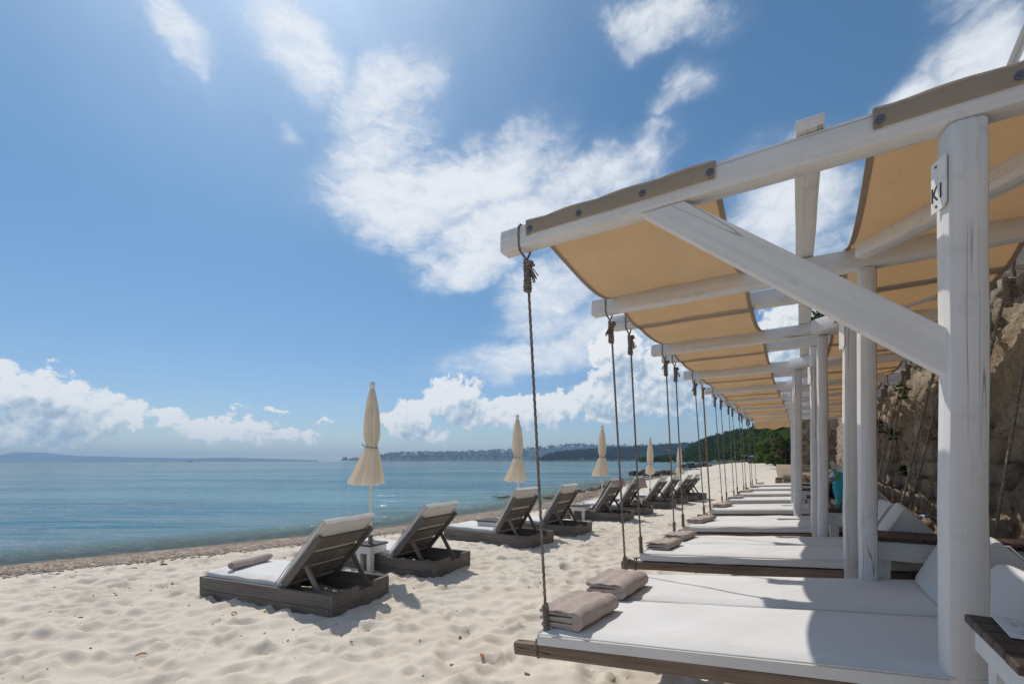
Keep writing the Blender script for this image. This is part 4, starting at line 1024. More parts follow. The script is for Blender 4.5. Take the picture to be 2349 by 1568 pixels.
        for (yy, zz) in [(0.006, -hz_-.045), (-hy*.7, -hz_-.010), (-hy, -hz_*.6), (-hy-.002, 0), (-hy, hz_*.75), (-hy*.7, hz_+.004), (0, hz_+.009), (hy*.7, hz_+.004), (hy, hz_*.75), (hy+.002, 0), (hy, -hz_*.7), (hy*.6, -hz_-.015), (0.006, -hz_-.045)]:
            path.append(tcen+DD*yy+UP*zz+PD*(.012 if yy > 0 else -.006))
        sm_ = []
        for p, q in zip(path[:-1], path[1:]): sm_ += [p.lerp(q, j/4) for j in range(4)]
        mb.tube(sm_+[path[-1]], .0060, 8, lobes=3 if near_ else 0, pitch=.07, amp=.18)
        fray(mb, tb+Vector((.0, -.01, -.0)), (.45, -.2, -1) if i == a else (-.5, -.3, -1), 14 if near_ else 5, .085, g)
        obj('knot', mb, mm, ro, smooth=60)
        mb = MB(); path = []
        for th_ in range(17):
            q = 2*math.pi*th_/16; path.append(M @ Vector((xb-.055, y+.045*math.cos(q), -.012+.050*math.sin(q))))
        mb.tube(path, .0065, 8, lobes=3 if near_ else 0, pitch=.045, amp=.18); mb.tube([M @ Vector((xb-.055, y, .036)), low], .0065, 7)
        if k == 1 and i == a: fray(mb, M @ Vector((xb-.06, y-.03, .02)), -X, 16, .11, g)
        obj('lashing', mb, mm, ro, smooth=60)
        for ch in ro.children: ch.matrix_local = Matrix.Identity(4)
        for ch in ro.children: ch.location = (0, 0, 0)
    for i in (a, b):
        rope(i, .132, .245+g.uniform(-.01, .01) if k else .27, True)
        rope(i, 2.50 if i else 2.6, 2.17+g.uniform(-.03, .03) if k else 2.28, False)
    BED.append((M, Wd, Lx)); return root
for k in range(8): bed(k)

# ------------------------------------------------------------------ towels
def folded_towel(name_seed, L, W, H, layers=3):
    """towel folded over and over: layers wrap round the fold at +x, open ends at -x"""
    g = random.Random(name_seed); b = MB(); path = []; th = H/(layers*2-1)
    n = layers*2-1
    for i in range(n):                                          # serpentine cross-section in x / z
        z = th*(i+.5); xs = [(-L/2+.010*g.random(), L/2-th*1.2)][0]
        row = [(xs[0]+(xs[1]-xs[0])*q/8, z+g.uniform(-.0025, .0025)) for q in range(9)]
        if i % 2: row.reverse()
        path += row
    # outer wrap as one rounded solid, inner folds as rolled edges
    rows = []
    ny_ = 12
    prof = []
    R_ = H/2
    for q in range(9): a = -math.pi/2+math.pi*q/8; prof.append((L/2-R_+R_*math.cos(a), R_+R_*math.sin(a)))
    for q in range(1, 9): prof.append((L/2-R_-(L-R_)*q/8, H+.006*math.sin(q*1.7+name_seed)))
    r2 = th*.9
    prof += [(-L/2-.006, H-th*.5), (-L/2+.004, H-th*.98), (-L/2+.055, H-th*1.15), (L/2-R_*1.35, H-th*1.2), (L/2-R_*1.25, H-th*1.55), (-L/2+.05, H-th*1.75), (-L/2-.002, H-th*2.0), (-L/2-.010, H-th*2.45), (-L/2-.002, H-th*2.9), (-L/2+.06, H-th*3.05), (L/2-R_*1.3, H-th*3.1), (L/2-R_*1.3, H-th*3.4), (-L/2+.05, H-th*3.5), (-L/2+.002, th*1.1), (-L/2, th*.5), (-L/2+.006, 0)]
    for q in range(1, 6): prof.append((-L/2+(L-R_)*q/6, 0))
    for j in range(ny_+1):
        v = j/ny_; e = min(v, 1-v); k = 1-.035*max(0, 1-e*14); y = -W/2+W*v
        rows.append([(x*k+.004*math.sin(j*1.3+x*20)+.003*g.uniform(-1, 1), y+.006*math.sin(x*26+name_seed), z*(1-.10*max(0, 1-e*9))+.004*math.sin(y*17+x*12+name_seed)*(z > H*.6)) for x, z in prof])
    b.rings(rows); return b
def put_on_bed(k, x, y, z=.094):
    M = BED[k][0]; return M @ Vector((x, y, z))
for k, x, y, L, W, H, rz, lb in [(0, .155, .20, .27, .40, .105, R(-8), 'large folded taupe towel on the near half of the first hanging bed'), (0, .17, .78, .27, .40, .105, R(-5), 'large folded taupe towel on the far half of the first hanging bed'),
        (1, .14, .27, .21, .33, .062, R(-6), 'folded taupe towel on the near half of the second hanging bed'), (1, .15, .86, .21, .34, .058, R(-10), 'folded taupe towel on the far half of the second hanging bed'),
        (2, .13, .45, .19, .55, .055, R(-8), 'folded taupe towel at the foot of the third hanging bed'), (3, .12, .5, .19, .55, .055, R(-6), 'folded taupe towel at the foot of the fourth hanging bed'),
        (4, .14, .4, .19, .42, .035, R(-4), 'flat folded towel at the foot of the fifth hanging bed'), (5, .14, .5, .19, .42, .035, R(-9), 'flat folded towel at the foot of the sixth hanging bed'), (6, .16, .5, .17, .36, .03, R(-3), 'flat folded towel at the foot of the seventh hanging bed'), (7, .16, .5, .17, .36, .03, R(-3), 'flat folded towel at the foot of the last hanging bed')]:
    M = BED[k][0].copy(); M.translation = put_on_bed(k, x+.02, y, .099)
    o = obj('folded_towel', folded_towel(k*3+int(y*10), L, W, H), M_towel, None, M @ Matrix.Rotation(rz, 4, 'Z'), smooth=50); tag(o, lb, 'towel', 'folded towels on the hanging beds')

# wedge cushions at the head of the beds
def wedge(W, B_, H, seed):
    b = MB(); rows = []; n = 10; pts = []
    def rc(p0, p1, p2, r, m=5):
        a = (Vector(p0)-Vector(p1)).normalized(); c = (Vector(p2)-Vector(p1)).normalized(); s0 = Vector(p1)+a*r; s1 = Vector(p1)+c*r
        return [tuple((s0.lerp(Vector(p1), q/m)).lerp(Vector(p1).lerp(s1, q/m), q/m)) for q in range(m+1)]
    A, Bp, C = (-B_/2, 0), (B_/2, 0), (-.02, H)
    tri = rc(C, A, Bp, .03)+rc(A, Bp, C, .03)+rc(Bp, C, A, .05, 8)
    pr = []
    for p, q in zip(tri, tri[1:]+tri[:1]): pr += [p, ((p[0]+q[0])/2, (p[1]+q[1])/2)]
    cx, cz = 0, H*.38
    for i in range(n+1):
        y = -W/2+W*i/n; e = min(i, n-i)/n; k = 1-.05*max(0, 1-e*10)+.018*math.sin(math.pi*i/n)
        rows.append([(cx+(x-cx)*k, y, cz+(z-cz)*k+.0) for x, z in pr])
    b.rings(rows); return b
wl = [('near white wedge cushion of the first bed, right of the K1 post', 0, .26), ('far white wedge cushion of the first bed, left of the K1 post', 0, .98), ('near white wedge cushion of the second bed, behind the dark topped table', 1, .22), ('far white wedge cushion of the second bed, behind its neighbour', 1, .93)]
for k in range(2, 8):
    for y, nm in ((.25, 'near'), (.93, 'far')): wl.append(('%s white wedge cushion at the head of the %s bed' % (nm, ORD[k]), k, y))
wm_ = [wedge(.60, .50, .36, 1).mesh('wedge_cushion', 50), wedge(.60, .47, .345, 2).mesh('wedge_cushion', 50)]
for i, (lb, k, y) in enumerate(wl):
    M = BED[k][0].copy(); M.translation = BED[k][0] @ Vector((1.84 if k else 1.99, y, .100))
    r = thing('wedge_cushion', lb, 'cushion', tuple(M.translation), 0, 'wedge cushions on the hanging beds'); Ml = M.copy(); Ml.translation = (0, 0, 0); Ml = Ml @ Matrix.Diagonal((1, 1, .74 if i == 0 else 1, 1)) @ Matrix.Rotation(R(random.uniform(-4, 4)), 4, 'Z')
    obj('cover', wm_[i % 2], M_cushg, r, Ml)
    if k < 3:
        b = MB()
        for sy in (-1,):
            b.tube([(-.222, sy*.298, .016), (-.118, sy*.299, .18), (-.045, sy*.299, .295), (.02, sy*.299, .295), (.108, sy*.299, .17), (.222, sy*.298, .016)], .0045, 6)
        obj('piping', b, M_cushg, r, Ml, smooth=60)

# ------------------------------------------------------------------ tables between the beds
def table(name, label, P, W, Dp, H, nsl, rz, group, top_m=M_table, leg=.055, apron=.075, along_y=True):
    r = thing(name, label, 'table', P, rz, group)
    sw = (W if along_y else Dp)/nsl; sl = None
    for k in range(nsl):
        c = -(W if along_y else Dp)/2+sw*(k+.5); b = MB()
        if along_y: b.box(-sw/2+.002, sw/2-.002, -Dp/2, Dp/2, H-.026, H, .004)
        else: b.box(-W/2, W/2, -sw/2+.002, sw/2-.002, H-.026, H, .004)
        if sl is None: sl = b.mesh('slat', 30); sl.materials.append(top_m)
        obj('slat', sl, None, r, Matrix.Translation((c, 0, random.uniform(-.001, .001)) if along_y else (0, c, random.uniform(-.001, .001))))
    a, d = W/2-.02, Dp/2-.02
    b = MB(); b.box(-a, a, -d, -d+.02, H-.027-apron, H-.027, .003); am = b.mesh('apron', 30); am.materials.append(M_white)
    obj('apron', am, None, r); obj('apron', am, None, r, Matrix.Rotation(math.pi, 4, 'Z'))
    b = MB(); b.box(-a, -a+.02, -d+.021, d-.021, H-.027-apron, H-.027, .003); am = b.mesh('apron', 30); am.materials.append(M_white)
    obj('apron', am, None, r); obj('apron', am, None, r, Matrix.Rotation(math.pi, 4, 'Z'))
    b = MB(); b.add([(-leg/2, -leg/2, -.25), (leg/2, -leg/2, -.25), (leg/2, leg/2, -.25), (-leg/2, leg/2, -.25), (-leg*.62, -leg*.62, H-.03), (leg*.62, -leg*.62, H-.03), (leg*.62, leg*.62, H-.03), (-leg*.62, leg*.62, H-.03)], [(0, 1, 5, 4), (1, 2, 6, 5), (2, 3, 7, 6), (3, 0, 4, 7), (0, 3, 2, 1), (4, 5, 6, 7)])
    lm = b.mesh('leg', 20); lm.materials.append(M_white)
    for sx in (-1, 1):
        for sy in (-1, 1): obj('leg', lm, None, r, Matrix.Translation((sx*(a-leg*.62-.022), sy*(d-leg*.62-.022), 0)))
    return r
RZ = math.atan2(PD.y, PD.x)
def table_at(s, t_, i=0): 
    p = O1+PD*s+DD*t_; return (p.x, p.y, .36)
tz = [(1.84+.32, -.465, 'white table with dark slatted top and a menu card, beside the K1 post'), (1.755+.40, 1.545, 'white table with dark plank top between the first and second beds'), (1.60+.28, 3.27, 'white table with dark top carrying the turquoise bag'), (1.46+.28, 5.03, 'white table with dark top carrying a black bag, third gap'), (1.34+.28, 6.8, 'white table with dark top in the fourth gap between beds'), (1.32+.28, 8.5, 'white table with dark top in the fifth gap between beds')]
TAB = []
for i, (s, t_, lb) in enumerate(tz):
    p = table_at(s, t_); TAB.append(table('side_table', lb, p, .64 if i == 0 else .78 if i == 1 else .56, .42 if i == 0 else .34, .67, 5 if i == 0 else 6 if i == 1 else 4, RZ, 'tables between the hanging beds', along_y=i != 0, apron=.075 if i == 0 else .115))
# menu card on the nearest table
M_card, t = mat('printed_menu_card'); tc = t.node('ShaderNodeTexCoord').outputs['Object']
x_, y_, z_ = t.xyz(tc)
row = t.math('FRACT', t.math('MULTIPLY', y_, 95)); ln = t.math('MULTIPLY', t.rng(row, .45, .5), t.rng(t.math('ABSOLUTE', y_), .088, .09, 1, 0))
col_ = t.math('MULTIPLY', t.rng(t.noise(t.map(tc, sc=(160, 0, 0)), 1, 1), .42, .5), t.rng(t.noise(t.map(tc, sc=(16, 95, 0)), 1, 0), .40, .46))
mar = t.rng(t.math('ABSOLUTE', x_), .118, .121, 1, 0)
t.put(t.p.inputs['Base Color'], t.mix(t.math('MULTIPLY', t.math('MULTIPLY', ln, col_), t.math('MULTIPLY', mar, .8)), (.76, .76, .75, 1), (.12, .12, .13, 1))); t.p.inputs['Roughness'].default_value = .35
b = MB(); b.box(-.14, .14, -.105, .105, 0, .004, .001)
p = O1+PD*2.03+DD*(-.375); o = obj('menu_card', b, M_card, None, Matrix.Translation((p.x, p.y, 1.033)) @ Matrix.Rotation(RZ-R(4), 4, 'Z'), smooth=0); tag(o, 'printed white menu card lying on the dark slatted table', 'menu')
# turquoise beach bag with a palm print
M_bag, t = mat('tropical_print_cloth'); tc = t.node('ShaderNodeTexCoord').outputs['Object']; x_, y_, z_ = t.xyz(tc)
frond = t.rng(t.noise(t.map(tc, rot=(0, R(35), 0), sc=(30, 8, 5)), 1, 3, .6, 1.5), .50, .56)
lowb = t.rng(t.math('ADD', z_, t.math('MULTIPLY', t.noise(tc, 9), .12)), .12, .2, 1, 0)
c = t.mix(t.math('MULTIPLY', frond, t.math('MAXIMUM', lowb, t.rng(z_, .26, .30))), (.02, .30, .38, 1), (.05, .20, .06, 1))
c = t.mix(t.math('MULTIPLY', lowb, t.rng(t.noise(tc, 14, 2), .52, .58)), c, (.62, .28, .08, 1)); t.put(t.p.inputs['Base Color'], c); t.p.inputs['Roughness'].default_value = .8
p = O1+PD*1.80+DD*3.25; bg_ = thing('beach_bag', 'turquoise palm print beach bag with rope handles on a table', 'bag', (p.x, p.y, 1.031), RZ)
b = MB(); rows = []
for i in range(11):
    q = i/10; hw = .11+.03*q; hd = .075+.035*math.sin(q*2.4); rows.append([(hw*math.copysign(abs(math.cos(a))**.7, math.cos(a))+.008*math.sin(q*9), hd*math.copysign(abs(math.sin(a))**.8, math.sin(a)), .36*q+.012*math.sin(3*a+q*4)*q) for a in [2*math.pi*j/20 for j in range(20)]])
b.rings(rows, True, False); obj('body', b, M_bag, bg_, smooth=60)
b = MB()
for j in range(13):
    a = -.15+.30*j/12
    for q in range(5): b.v.append((a+.01*math.sin(q*2), -.07+.035*q+.02*math.sin(j*1.1), .345+.075*math.sin(math.pi*q/4)+.018*math.sin(j*1.7)+.02*(j < 3)))
b.f = [[i*5+j, i*5+j+1, i*5+j+6, i*5+j+5] for i in range(12) for j in range(4)]; obj('white_towel', b, M_cush, bg_, smooth=70)
for sy in (-1, 1):
    b = MB(); b.tube([(-.11, sy*.10, .30), (-.17, sy*.115, .24), (-.18, sy*.12, .12), (-.15, sy*.12, .03), (-.10, sy*.12, .012), (-.05, sy*.115, .10), (-.01, sy*.11, .28)], .011, 8, lobes=3, pitch=.06); obj('handle', b, M_rope, bg_, smooth=60)
# dark bag on the next table, blue striped towel behind the cushions
p = O1+PD*1.78+DD*5.03; dbg = thing('bag', 'black soft bag lying on a table behind the turquoise bag', 'bag', (p.x, p.y, 1.031), RZ)
b = MB(); b.lathe([(.02, 0), (.19, 0), (.22, .05), (.2, .11), (.13, .155), (.02, .17)], 16, mod=lambda a, z: 1+.12*math.sin(2*a)+.06*math.sin(5*a)); obj('body', b, M_black, dbg, Matrix.Diagonal((1.05, .7, 1, 1)))
b = MB(); b.tube([(-.1, -.1, .13), (-.12, -.14, .22), (0, -.15, .26), (.1, -.14, .2), (.1, -.1, .13)], .009, 7); obj('strap', b, M_black, dbg)
M_str, t = mat('blue_striped_cloth'); tc = t.node('ShaderNodeTexCoord').outputs['Object']; x_, y_, z_ = t.xyz(tc)
t.put(t.p.inputs['Base Color'], t.mix(t.rng(t.math('FRACT', t.math('MULTIPLY', x_, 16)), .48, .52), (.7, .72, .75, 1), (.03, .10, .36, 1))); t.p.inputs['Roughness'].default_value = .9
p = BED[1][0] @ Vector((2.02, .60, .24)); b = MB()
for i in range(9):
    for j in range(7): b.v.append((-.2+.05*i, -.06+.02*j, .10-.16*abs(i/8-.45)**1.3*2+.01*math.sin(i*2+j)))
b.f = [[i*7+j, i*7+j+1, i*7+j+8, i*7+j+7] for i in range(8) for j in range(6)]
o = obj('striped_towel', b, M_str, None, Matrix.Translation(p) @ Matrix.Rotation(RZ, 4, 'Z'), smooth=70); tag(o, 'blue and white striped towel tucked between the wedge cushions', 'towel')

# ------------------------------------------------------------------ sun loungers on the sand
LW, LL, LH = .86, 1.93, .215
def lounger_meshes():
    d = {}
    def bx(*a, **k): b = MB(); b.box(*a, **k); return b.mesh('board', 30)
    th = .032; hb = .118; L_ = -.055
    for r, (z0, z1) in enumerate([(L_, L_+.132), (L_+.135, LH)]):
        d['side%d' % r] = bx(-LL+th, -th, 0, th, z0, z1, .004)
        d['foot%d' % r] = bx(-LL, -LL+th-.001, 0, LW, z0, z1, .004)
    d['head0'] = bx(-th+.001, 0, .0, LW, L_, L_+.132, .004)
    b = MB(); z0, z1 = L_+.135, LH; a0, a1 = LW*.44, LW*.70                      # upper head board with its notch
    pr = [(0, z0), (LW, z0), (LW, z1), (a1, z1), (a1, z1-.058), (a0, z1-.058), (a0, z1), (0, z1)]
    b.rings([[(-th+.001, y, z) for y, z in pr], [(0, y, z) for y, z in pr]]); d['head1'] = b.mesh('board', 20)
    d['corner'] = bx(-.05, 0, 0, .05, -.06, LH-.012, .006)
    d['deck'] = bx(-.04, .04, th+.002, LW-th-.002, LH-.05, LH-.022, .004)
    for q in d.values(): q.materials.append(M_grey)
    BL = .79
    b = MB(); b.beam(BL, .038, .062, .008, 5, .001); d['stile'] = b.mesh('stile', 30)
    b = MB(); b.box(0, .172, .045, LW-.11, -.012, .014, .004); d['slat'] = b.mesh('slat', 30)
    b = MB(); b.beam(.46, .03, .05, .006, 3, .001); d['prop'] = b.mesh('prop', 30)
    b = MB(); b.tube([(0, .02, 0), (0, LW-.10, 0)], .014, 10); d['bar'] = b.mesh('crossbar', 30)
    for n in ('stile', 'slat', 'prop', 'bar'): d[n].materials.append(M_grey)
    def pad(L, W, T, seed, flap=False):
        b = MB(); nx_, ny_ = 22, 12
        for top in (1, 0):
            for i in range(nx_+1):
                for j in range(ny_+1):
                    u, v = i/nx_, j/ny_; e = min(min(u, 1-u)*L, min(v, 1-v)*W); dr = .03-math.sqrt(max(.0009-(max(0, .03-e))**2, 0)) if e < .03 else 0
                    z = T-dr*.8+.012*math.sin(math.pi*u)*math.sin(math.pi*v)+.004*math.sin(u*17+seed)*math.sin(v*8+seed) if top else dr*.6
                    b.v.append((L*u+.003*math.sin(v*19+seed), W*v+.004*math.sin(u*15+seed*2), z))
        n = ny_+1; N = (nx_+1)*n
        for i in range(nx_):
            for j in range(ny_): b.f.append([i*n+j, (i+1)*n+j, (i+1)*n+j+1, i*n+j+1]); b.f.append([N+i*n+j, N+i*n+j+1, N+(i+1)*n+j+1, N+(i+1)*n+j])
        ed = [i*n for i in range(nx_+1)]+[nx_*n+j for j in range(1, n)]+[i*n+ny_ for i in range(nx_-1, -1, -1)]+[j for j in range(ny_-1, 0, -1)]
        for p_, q_ in zip(ed, ed[1:]+ed[:1]): b.f.append([p_, N+p_, N+q_, q_])
        return b
    d['seatpad'] = pad(1.16, LW-.11, .085, 1).mesh('seat_cushion', 60); d['backpad'] = pad(.95, LW-.10, .072, 2).mesh('back_cushion', 60)
    for n in ('seatpad', 'backpad'): d[n].materials.append(M_cush)
    def pipe(L, W, z, r=.006):
        b = MB(); path = []; c = [(.02, 0), (L-.02, 0), (L, .02), (L, W-.02), (L-.02, W), (.02, W), (0, W-.02), (0, .02), (.02, 0)]
        for (p0, q0), (p1, q1) in zip(c[:-1], c[1:]):
            for m_ in range(8): path.append((p0+(p1-p0)*m_/8, q0+(q1-q0)*m_/8, z+.003*math.sin(m_+p0*9)))
        b.tube(path+[path[0]], r, 6); return b.mesh('piping', 60)
    d['seatpipe'] = pipe(1.16, LW-.11, .018); d['backpipe'] = pipe(.95, LW-.10, .016); d['backpipe2'] = pipe(.95, LW-.10, .060)
    for n in ('seatpipe', 'backpipe', 'backpipe2'): d[n].materials.append(M_pipe)
    b = MB(); n_ = 10                                                            # cover flap folded over the top of the backrest
    for i in range(6):
        for j in range(n_+1): b.v.append(((.957+.002*math.sin(j)) if i > 1 else .92+.02*i, (LW-.10)*(.02+.96*j/n_), .075 if i < 2 else .072-.018*(i-1)-.004*math.sin(j*1.3)*(i == 5)))
    b.f = [[i*(n_+1)+j, i*(n_+1)+j+1, (i+1)*(n_+1)+j+1, (i+1)*(n_+1)+j] for i in range(5) for j in range(n_)]
    d['flap'] = b.mesh('cushion_flap', 60); d['flap'].materials.append(M_cushg)
    b = MB(); b.lathe([(0, 0), (.009, 0), (.007, .004), (0, .005)], 8); d['bolt'] = b.mesh('bolt', 30); d['bolt'].materials.append(M_screw)
    return d
LMESH = lounger_meshes()
def lounger(label, P, yaw, back):
    """P = near head corner on the sand; yaw = turn of the width axis from +Y towards +X; back = backrest angle"""
    r = thing('sun_lounger', label, 'sun lounger', (P[0], P[1], ground_z(P[0], P[1])*0), -R(yaw), 'sun loungers along the beach')
    m = LMESH; T = Matrix.Translation; O = lambda n, me, M=None, p=None: obj(n, m[me], None, p or r, M)
    for k in (0, 1):
        s_ = O('side_board', 'side%d' % k); O('bolt', 'bolt', T((-.75, -.0005, .1*k+.03)) @ Matrix.Rotation(R(90), 4, 'X'), s_)
        O('side_board', 'side%d' % k, T((0, LW-.032, 0))); O('foot_board', 'foot%d' % k); O('head_board', 'head%d' % k)
    for x, y in ((-.034, .033), (-.034, LW-.084), (-LL+.083, .033), (-LL+.083, LW-.084)): O('corner_post', 'corner', T((x, y, 0)))
    hx = -.74
    for k in range(5): O('deck_slat', 'deck', T((-LL+.12+k*.24, 0, 0)))
    sp = O('seat_cushion', 'seatpad', T((-LL+.045, .055, LH-.020))); O('piping', 'seatpipe', None, sp)
    B = T((hx, 0, LH-.03)) @ Matrix.Rotation(-R(back), 4, 'Y')
    for y in (.062, LW-.062): O('backrest_stile', 'stile', B @ T((0, y, -.012)))
    for k in range(3): O('backrest_slat', 'slat', B @ T((.075+k*.245, .032, .006)))
    bp = O('back_cushion', 'backpad', B @ T((-.03, .05, .028))); O('piping', 'backpipe', None, bp); O('piping', 'backpipe2', None, bp); O('flap', 'flap', None, bp)
    # props from the stiles down to the frame
    tip = B @ Vector((.40, .062, -.04)); lo = Vector((tip.x+.25, .062, .07)); dv = lo-tip
    for y in (.10, LW-.10):
        a = Vector((tip.x, y, tip.z)); c = Vector((lo.x, y, lo.z)); O('prop', 'prop', frame(a, c-a, (0, 1, 0)) @ Matrix.Diagonal(((c-a).length/.46, 1, 1, 1)))
    O('crossbar', 'bar', T((lo.x-.02, .04, lo.z+.025)))
    return r, B
def P_at(u, v): Y = EYE*FP/(v-1056); return (X_at(u, Y), Y)
LD = [('nearest sun lounger, with a rolled towel on its seat', 760, 1416, 23, 47), ('second sun lounger, empty, beyond the nearest parasol pole', 995, 1328, 27, 48),
      ('third sun lounger, steep backrest, just left of the nearest rope', 1213, 1260, 34, 58), ('fourth sun lounger, crossed by the nearest hanging rope', 1319, 1233, 32, 58),
      ('fifth sun lounger, covered from back to seat by a taupe towel', 1429.5, 1199, 32, 57), ('sixth sun lounger, with a taupe towel hung over its backrest top', 1479, 1184, 32, 57),
      ('seventh sun lounger, empty, nearer one of the third pair', 1536, 1168.5, 32, 55), ('eighth sun lounger, empty, farther one of the third pair', 1566, 1157.5, 32, 55),
      ('ninth sun lounger, nearer one of the farthest pair', 1594, 1151.5, 32, 52), ('tenth sun lounger, the farthest one down the beach', 1612, 1147.5, 32, 52)]
LO = []
for lb, u, v, yaw, bk in LD: LO.append(lounger(lb, P_at(u, v), yaw, bk))
bpy.context.view_layer.update()
# rolled towel on the nearest seat
def wmat(root): return Matrix.Translation(root.location) @ root.rotation_euler.to_matrix().to_4x4()
b = MB(); rows = []
for i in range(15):
    q = i/14; e = min(q, 1-q); rows.append([(.058*math.cos(a)*(1-.25*max(0, .06-e)/.06)*(1+.05*math.sin(3*a+q*5)), -.27+.54*q+.01*math.sin(a*2), .048+.046*math.sin(a)*(1-.2*max(0, .06-e)/.06)+.004*math.sin(q*8)) for a in [2*math.pi*j/18 for j in range(18)]])
b.rings(rows)
for sy in (-1, 1): b.tube([(.05*math.cos(a)*(1-a/16), sy*.268, .048+.040*math.sin(a)*(1-a/16)) for a in np.linspace(0, 12, 40)], .0065, 5)
o = obj('rolled_towel', b, M_towel, None, wmat(LO[0][0]) @ Matrix.Translation((-1.62, .40, .285)) @ Matrix.Rotation(R(6), 4, 'Z'), smooth=60); tag(o, 'rolled taupe towel lying on the seat of the nearest lounger', 'towel')
# draped towels
def drape(L_, x_from, x_to, W0, W1, over, label):
    root, B = L_; b = MB(); path = []
    if x_from < 0: 
        for q in range(8): path.append(Vector((-1.70+.85*q/7, 0, LH+.078+.004*math.sin(q))))
        a0 = B @ Vector((.16, 0, .125)); path += [path[-1].lerp(a0, .5)+Vector((0, 0, -.005))]
    for q in range(12): path.append(B @ Vector((max(x_from, .16)+(.92-max(x_from, .16))*q/11, 0, .125)))
    path += [B @ Vector((.94, 0, .09)), B @ Vector((.945, 0, .03))]; last = path[-1]
    for q in range(1, over+1): path.append(last+Vector((.012*q, 0, -.045*q)))
    n = 13
    for i, p in enumerate(path):
        for j in range(n+1):
            y = W0+(W1-W0)*j/n; b.v.append((p.x+.006*math.sin(j*1.7+i*.6)+.012*math.sin(j*.9)*(i > len(path)-over), y+.012*math.sin(i*.7), p.z+.007*math.sin(j*2.1+i*.9)-(.10*max(0, .08-min(j/n, 1-j/n))*3)))
    b.f = [[i*(n+1)+j, i*(n+1)+j+1, (i+1)*(n+1)+j+1, (i+1)*(n+1)+j] for i in range(len(path)-1) for j in range(n)]
    m = b.mesh('draped_towel', 70)
    o = obj('draped_towel', m, M_towel, None, wmat(root)); md = o.modifiers.new('thickness', 'SOLIDIFY'); md.thickness = .012; md.offset = 1
    tag(o, label, 'towel'); return o
drape(LO[4], -1, 1, .03, LW-.02, 3, 'taupe towel spread over the whole fifth lounger')
drape(LO[5], .55, 1, .10, LW+.02, 6, 'taupe towel hanging over the top of the sixth lounger')

# low white tables between loungers
for i, (u, v, Y, lb) in enumerate([(849, 1242, 6.32, 'low white table with dark top by the nearest parasol pole'), (1128, 1190, 8.75, 'low white table with dark top left of the third lounger'), (1330, 1158, 11.7, 'low white table with dark top beside the towel covered lounger'), (1462, 1137, 14.6, 'low white table beside the seventh lounger'), (1537, 1123, 17.6, 'low white table beside the ninth lounger')]):
    table('beach_table', lb, (X_at(u, Y), Y, max(H_at(v, Y)-.42, -.05)), .44 if i else .34, .44 if i else .34, .42, 4, R(-28), 'low tables between the loungers', leg=.058, apron=.10)
b = MB(); b.lathe([(0, 0), (.06, 0), (.075, .012), (.07, .016), (.05, .014), (0, .012)], 14); b.lathe([(.03, .014), (.034, .06), (.031, .06), (.028, .018)], 12)
o = obj('ashtray', b, M_ivory, None, Matrix.Translation((X_at(1338, 11.7), 11.7, H_at(1158, 11.7)+.001))); tag(o, 'small white cup on the table beside the towel covered lounger', 'cup')

# closed cream parasols
def parasol(label, u, Y, top, cl, open_, twist, lean, seed):
    g = random.Random(seed); x = X_at(u, Y); z0 = 0.0; r = thing('closed_parasol', label, 'parasol', (x, Y, z0), 0, 'closed parasols between the loungers')
    r.rotation_euler = (R(lean[1]), R(lean[0]), R(g.uniform(0, 90)*0)); h = top
    b = MB(); b.lathe([(.021, .45), (.021, h-.06), (.01, h-.05)], 12); obj('pole', b, M_ivory, r)
    b = MB(); b.lathe([(.030, -.35), (.030, .50), (.026, .505), (.024, .50)], 12); 
    b.tube([(.03, 0, .44), (.05, -.02, .44), (.058, -.03, .45), (.052, -.03, .47)], .006, 6); obj('ground_sleeve', b, M_steel, r)
    b = MB(); b.lathe([(.0, h+.075), (.02, h+.072), (.034, h+.055), (.040, h+.03), (.036, h+.006), (.022, h-.012), (.03, h-.02), (.034, h-.035), (.02, h-.04)][::-1], 14); obj('finial', b, M_ivory, r)
    # cloth: eight pleats gathered by a cord
    tie = .56+.06*g.random() if open_ else .70+.05*g.random(); n = 96; rows = []; M_ = 34
    for i in range(M_+1):
        q = i/M_; z = h-.035-cl*q
        if q < tie: rad = .026+.052*math.sin(q/tie*math.pi*.80)**.8*(1.0)+.012*q/tie; rad = rad*(1-.28*max(0, (q/tie-.82)/.18)); pl = .30+.20*q
        else:
            k = (q-tie)/(1-tie); rad = .068+(.105 if open_ else .075*math.sin(min(k*1.25, 1)*math.pi*.62))*k**(.85 if open_ else .6); pl = .34+.06*k
        if not open_ and q > .95: rad *= 1-.25*(q-.95)/.05
        ring = []
        for j in range(n):
            a = 2*math.pi*j/n; f = math.cos(8*a+twist*q*3+.8*math.sin(a*3+seed)+.35*math.sin(q*5+seed)); f2 = math.cos(19*a+seed+q*4)
            rr = rad*(1+pl*f*.75+.07*f2); k = max(0, (q-tie)/(1-tie))
            ox = -.075*k*open_; zz = z+(.016*f*k if q > .9 else 0)
            ring.append((rr*math.cos(a)*(1+.10*k*open_)+ox, rr*math.sin(a)*(1-.1*k), zz))
        rows.append(ring)
    b.v, b.f = [], []; b.rings(rows, False, False); co = obj('canopy', b, M_umb, r, smooth=70)
    b = MB(); zt = h-.035-cl*tie; path = [(.078*math.cos(a), .078*math.sin(a), zt+.004*math.sin(a*2)) for a in np.linspace(0, 6.2832*1.0, 28)]; b.tube(path, .0065, 6); b.tube([(-.078, -.01, zt), (-.12, -.02, zt+.03), (-.125, -.02, zt+.045), (-.10, -.01, zt+.03), (-.08, 0, zt)], .004, 5); obj('tie_cord', b, M_rope, r)
    return r
parasol('nearest closed cream parasol, behind the first lounger', 848, 6.24, 2.50, 1.28, 1.0, 1.0, (.9, 0), 1)
